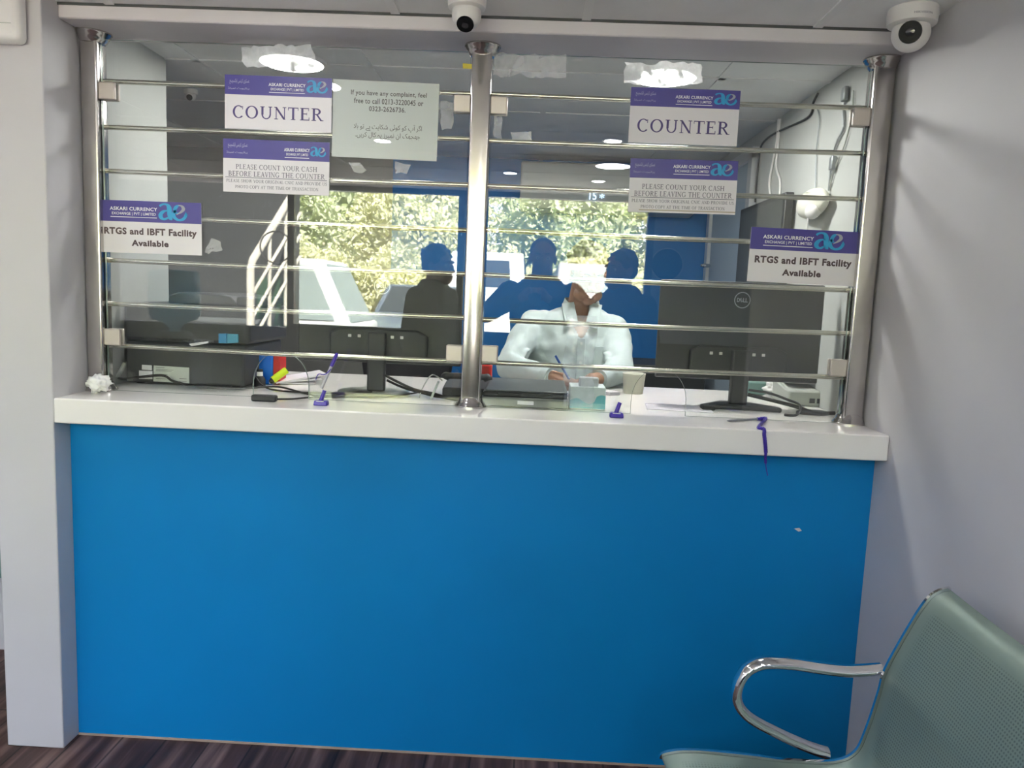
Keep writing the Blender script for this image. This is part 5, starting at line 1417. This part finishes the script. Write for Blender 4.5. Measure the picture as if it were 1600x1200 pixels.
# water dispenser with inverted bottle
wp = refl(272, 480, -2.07)
wd = thing('water_dispenser', 'grey water dispenser standing by the left wall of the hall', 'water dispenser', (wp.x, -2.07, 0))
MB().bb(wp.x - .15, wp.x + .15, -2.22, -1.92, .0, 1.02).build('cabinet', 'dark_panel', wd, bevel=.02)
MB().lathe([(.10, 1.02), (.10, 1.05), (.07, 1.07), (.04, 1.06), (.04, 1.03)], (wp.x, -2.07, 0), 28, caps=False).build('collar', 'black', wd, smooth=40)
for s in (-1, 1): MB().tube([(wp.x + s * .05, -1.92, .86), (wp.x + s * .05, -1.885, .86), (wp.x + s * .05, -1.885, .83)], .011, 10).build('tap', 'white_plastic', wd, smooth=40)
wz = 1.066
single(MB().lathe([(0, 0), (.030, 0), (.030, .05), (.055, .075), (.120, .10), (.135, .13), (.136, .17), (.130, .18), (.136, .19), (.136, .25), (.130, .26), (.136, .27), (.136, .34), (.125, .37), (.05, .375), (0, .375)], (wp.x, -2.07, wz - .03), 32), 'water_bottle', 'bottle', 'large blue water bottle upside down on the dispenser', 'water bottle', smooth=40)
# green steel chair beyond the pillar, left
tc_ = at(2, 900, .2)
single(MB().bb(tc_.x - .30, tc_.x + .018, .30, .34, .30, .95), 'teal_panel', 'teal', 'teal board leaning on the wall in the passage left of the pillar', 'board', bevel=.01)

# ================================================================== THE STREET (mirrored in the glass)
struct(MB().bb(-20, 20, -37, -3.6, -.15, -.02), 'ground_street', 'asphalt')
struct(MB().bb(-20, 20, -36.2, -36, -.02, 3.4), 'wall_boundary', 'boundary')
def wheel(c, r, par, ax='x'):
    T = Matrix.Rotation(PI / 2, 3, 'Y') if ax == 'x' else Matrix.Rotation(PI / 2, 3, 'X')
    w_ = MB().lathe([(0, -.09), (r * .9, -.10), (r, -.06), (r, .06), (r * .9, .10), (0, .09)], c, 22, T).build('wheel', 'tyre', par, smooth=40)
    MB().lathe([(0, -.105), (r * .55, -.104), (r * .6, -.09), (r * .6, .09), (r * .55, .104), (0, .105)], c, 16, T).build('hub_cap', 'alu_pale', w_, smooth=40)
def car(loc, rz, prof, roof, wid, paint, glass, label, wheels, wr=.32, lights=True, script=None, name='parked_car'):
    """prof: lower body side outline (x along the car, z); roof: cabin outline (bottom front, top front, top back, bottom back)"""
    root = thing(name, label, 'car', loc)
    B = Matrix.Translation(loc) @ Matrix.Rotation(rz, 4, 'Z'); hw = wid / 2
    def bd_(mb, n, m, par=root, **k): mb.xf(B); return mb.build(n, m, par, **k)
    bd_(MB().prism(prof, lambda u, v, t: Vector((u, t, v)), -hw, hw), 'body', paint, bevel=.06, seg=3)
    (x0_, z0_), (x1_, z1_), (x2_, z2_), (x3_, z3_) = roof
    tw = hw - .13; bw = hw - .04
    vs_ = [(x0_, -bw, z0_), (x1_, -tw, z1_), (x2_, -tw, z2_), (x3_, -bw, z3_), (x0_, bw, z0_), (x1_, tw, z1_), (x2_, tw, z2_), (x3_, bw, z3_)]
    bd_(MB().add(vs_, [(0, 1, 2, 3), (7, 6, 5, 4), (0, 4, 5, 1), (1, 5, 6, 2), (2, 6, 7, 3), (3, 7, 4, 0)]), 'cabin', paint, bevel=.05, seg=3)
    def lerp3(a, b_, t): return Vector(a).lerp(Vector(b_), t)
    def pane(a, b_, c, d_, n, m_=.1):
        a, b_, c, d_ = map(Vector, (a, b_, c, d_)); cen = (a + b_ + c + d_) / 4
        q = [p.lerp(cen, m_ * 1.6) for p in (a, b_, c, d_)]
        nn = (q[1] - q[0]).cross(q[2] - q[0]).normalized()
        if nn.dot(cen - Vector(((x0_ + x3_) / 2, 0, z0_ + .1))) < 0: nn = -nn
        mb = MB().add([p + nn * .002 for p in q] + [p + nn * .014 for p in q], [(0, 1, 2, 3), (7, 6, 5, 4), (0, 4, 5, 1), (1, 5, 6, 2), (2, 6, 7, 3), (3, 7, 4, 0)])
        return bd_(mb, n, glass)
    pane(vs_[0], vs_[1], vs_[5], vs_[4], 'windscreen', .09); pane(vs_[3], vs_[2], vs_[6], vs_[7], 'rear_window', .24)
    for s in (0, 4):
        A, B_, C_, D_ = vs_[s], vs_[s + 1], vs_[s + 2], vs_[s + 3]
        pane(A, B_, lerp3(B_, C_, .48), lerp3(A, D_, .48), 'side_window', .13); pane(lerp3(A, D_, .52), lerp3(B_, C_, .52), C_, D_, 'side_window', .13)
    for wx in wheels:
        for s in (-1, 1):
            T = B @ Vector((wx, s * (hw - .06), wr - .02))
            w_ = MB().lathe([(0, -.09), (wr * .9, -.10), (wr, -.06), (wr, .06), (wr * .9, .10), (0, .09)], T, 22, Matrix.Rotation(rz, 3, 'Z') @ Matrix.Rotation(PI / 2, 3, 'X')).build('wheel', 'tyre', root, smooth=40)
            MB().lathe([(0, -.108), (wr * .55, -.106), (wr * .6, -.09), (wr * .6, .09), (wr * .55, .106), (0, .108)], T, 16, Matrix.Rotation(rz, 3, 'Z') @ Matrix.Rotation(PI / 2, 3, 'X')).build('hub_cap', 'alu_pale', w_, smooth=40)
    if lights:
        xs_ = [p[0] for p in prof]; zl = (z0_ + .35) / 2 + .1
        for xe, n in ((min(xs_), 'head_lamp'), (max(xs_), 'tail_lamp')):
            for s in (-1, 1):
                bd_(MB().box((xe, s * (hw - .24), zl), (.03, .24, .12)), n, 'alu_pale' if n == 'head_lamp' else 'red', bevel=.01)
    return root
SED = [(-2.1, .28), (-2.15, .55), (-2.05, .72), (-1.2, .86), (-.9, .92), (1.5, .95), (2.0, .90), (2.12, .65), (2.08, .28)]
SUV = [(-2.1, .35), (-2.2, .7), (-2.1, 1.0), (-1.2, 1.10), (2.1, 1.12), (2.18, .8), (2.12, .35)]
g = -.02
VANP = [(-2.1, .35), (-2.15, .8), (-2.08, 1.30), (2.1, 1.34), (2.16, .8), (2.12, .35)]
car((-1.09, -16.9, g), PI / 2, VANP, [(-2.0, 1.28), (-1.35, 2.18), (1.85, 2.23), (2.08, 1.28)], 1.85, 'car_white', 'car_glass', 'white van seen from behind, mirrored right of the middle post', (-1.4, 1.35), .36, name='parked_van')
car((1.18, -16.9, g), PI / 2, VANP, [(-2.0, 1.28), (-1.35, 2.02), (1.85, 2.06), (2.08, 1.28)], 1.60, 'car_pale', 'car_glass_pale', 'pale grey van mirrored over the face of the clerk', (-1.3, 1.3), .33, name='parked_van')
car((-2.05, -12.4, g), -PI / 2 + .05, SED, [(-.9, .9), (-.15, 1.42), (1.0, 1.44), (1.7, .93)], 1.70, 'car_blue', 'car_glass', 'dark blue grey car mirrored beside the curly haired person', (-1.3, 1.3))
pV = refl(560, 460, -6.6)
van = car((pV.x - 1.60, -7.0, g), PI, [(-1.55, .3), (-1.62, .95), (1.6, .95), (1.62, .3)], [(-1.58, .9), (-1.22, 1.66), (1.55, 1.68), (1.6, .9)], 1.4, 'car_white', 'car_glass_pale', 'small white van with yellow door pillar mirrored by the stair railing', (-1.05, 1.05), .27, name='parked_van')
mb = MB().bar([(-.42, .69, .95), (-.36, .585, 1.62)], (.05, 0, 0), .02).bb(-1.2, -.3, .70, .72, .70, .80)
mb.xf(Matrix.Translation((pV.x - 1.60, -7.0, g)) @ Matrix.Rotation(PI, 4, 'Z')); mb.build('door_pillar', 'car_yellow', van)

# trees beyond the cars
def leaf_mesh(name, n, R_, seed, m):
    rnd = np.random.default_rng(seed)
    d = rnd.normal(size=(n, 3)); d /= np.linalg.norm(d, axis=1)[:, None]
    rad = rnd.uniform(.45, 1.0, n) ** .5
    c = d * rad[:, None]
    lump = 1 + .22 * np.sin(c[:, 0] * 5 + seed) * np.cos(c[:, 2] * 6) + .15 * np.sin(c[:, 1] * 9)
    c = c * lump[:, None] * np.array(R_)
    s = rnd.uniform(.05, .10, n)
    a = rnd.normal(size=(n, 3)); a /= np.linalg.norm(a, axis=1)[:, None]
    b_ = np.cross(a, rnd.normal(size=(n, 3))); b_ /= np.linalg.norm(b_, axis=1)[:, None]
    V = np.stack([c - a * s[:, None], c + b_ * s[:, None] * .5, c + a * s[:, None], c - b_ * s[:, None] * .5], 1).reshape(-1, 3)
    me = bpy.data.meshes.new(name); me.from_pydata(V.tolist(), [], [(4 * i, 4 * i + 1, 4 * i + 2, 4 * i + 3) for i in range(n)])
    me.materials.append(M[m]); return me
LM = [leaf_mesh('crown', 16000, (1.7, 1.2, 1.6), 1, 'leaf'), leaf_mesh('crown', 16000, (1.5, 1.2, 1.9), 2, 'leaf2'), leaf_mesh('crown', 11000, (1.3, 1.0, 1.1), 3, 'leaf')]
def tree(x, y, zc, k, s, label, grp):
    root = thing('street_tree', label, 'tree', (x, y, g), grp)
    MB().tube(catmull([(x, y, g), (x + .05, y, zc * .4), (x - .04, y + .05, zc * .8), (x, y, zc + .4)], 4), [.12, .115, .11, .10, .10, .09, .085, .08, .07, .06, .05, .04, .03][:13], 10).build('trunk', 'bark', root, smooth=50)
    o = bpy.data.objects.new('crown', LM[k]); C.objects.link(o); o.parent = root; o.location = (0, 0, zc - g); o.scale = (s, s, s); o.rotation_euler = (0, 0, x * 1.7)
for i in range(6):
    x = -13.2 + i * 4.7
    tree(x, -23.6, 3.1 + .2 * math.cos(i * 1.7), i % 2, 1.38, 'leafy sunlit tree in the row across the street', 'trees across the street')
for i in range(9):
    x = -12.4 + i * 2.85
    tree(x, -20.9, 1.3 + .1 * math.cos(i), 2, 1.08, 'low bushy tree at the foot of the taller street trees', 'bushes across the street')
for i in range(4):
    x = -13.0 + i * 7.2
    tree(x, -30.0, 4.0, 1, 2.3, 'tall tree rising behind the street trees', 'tall trees behind')
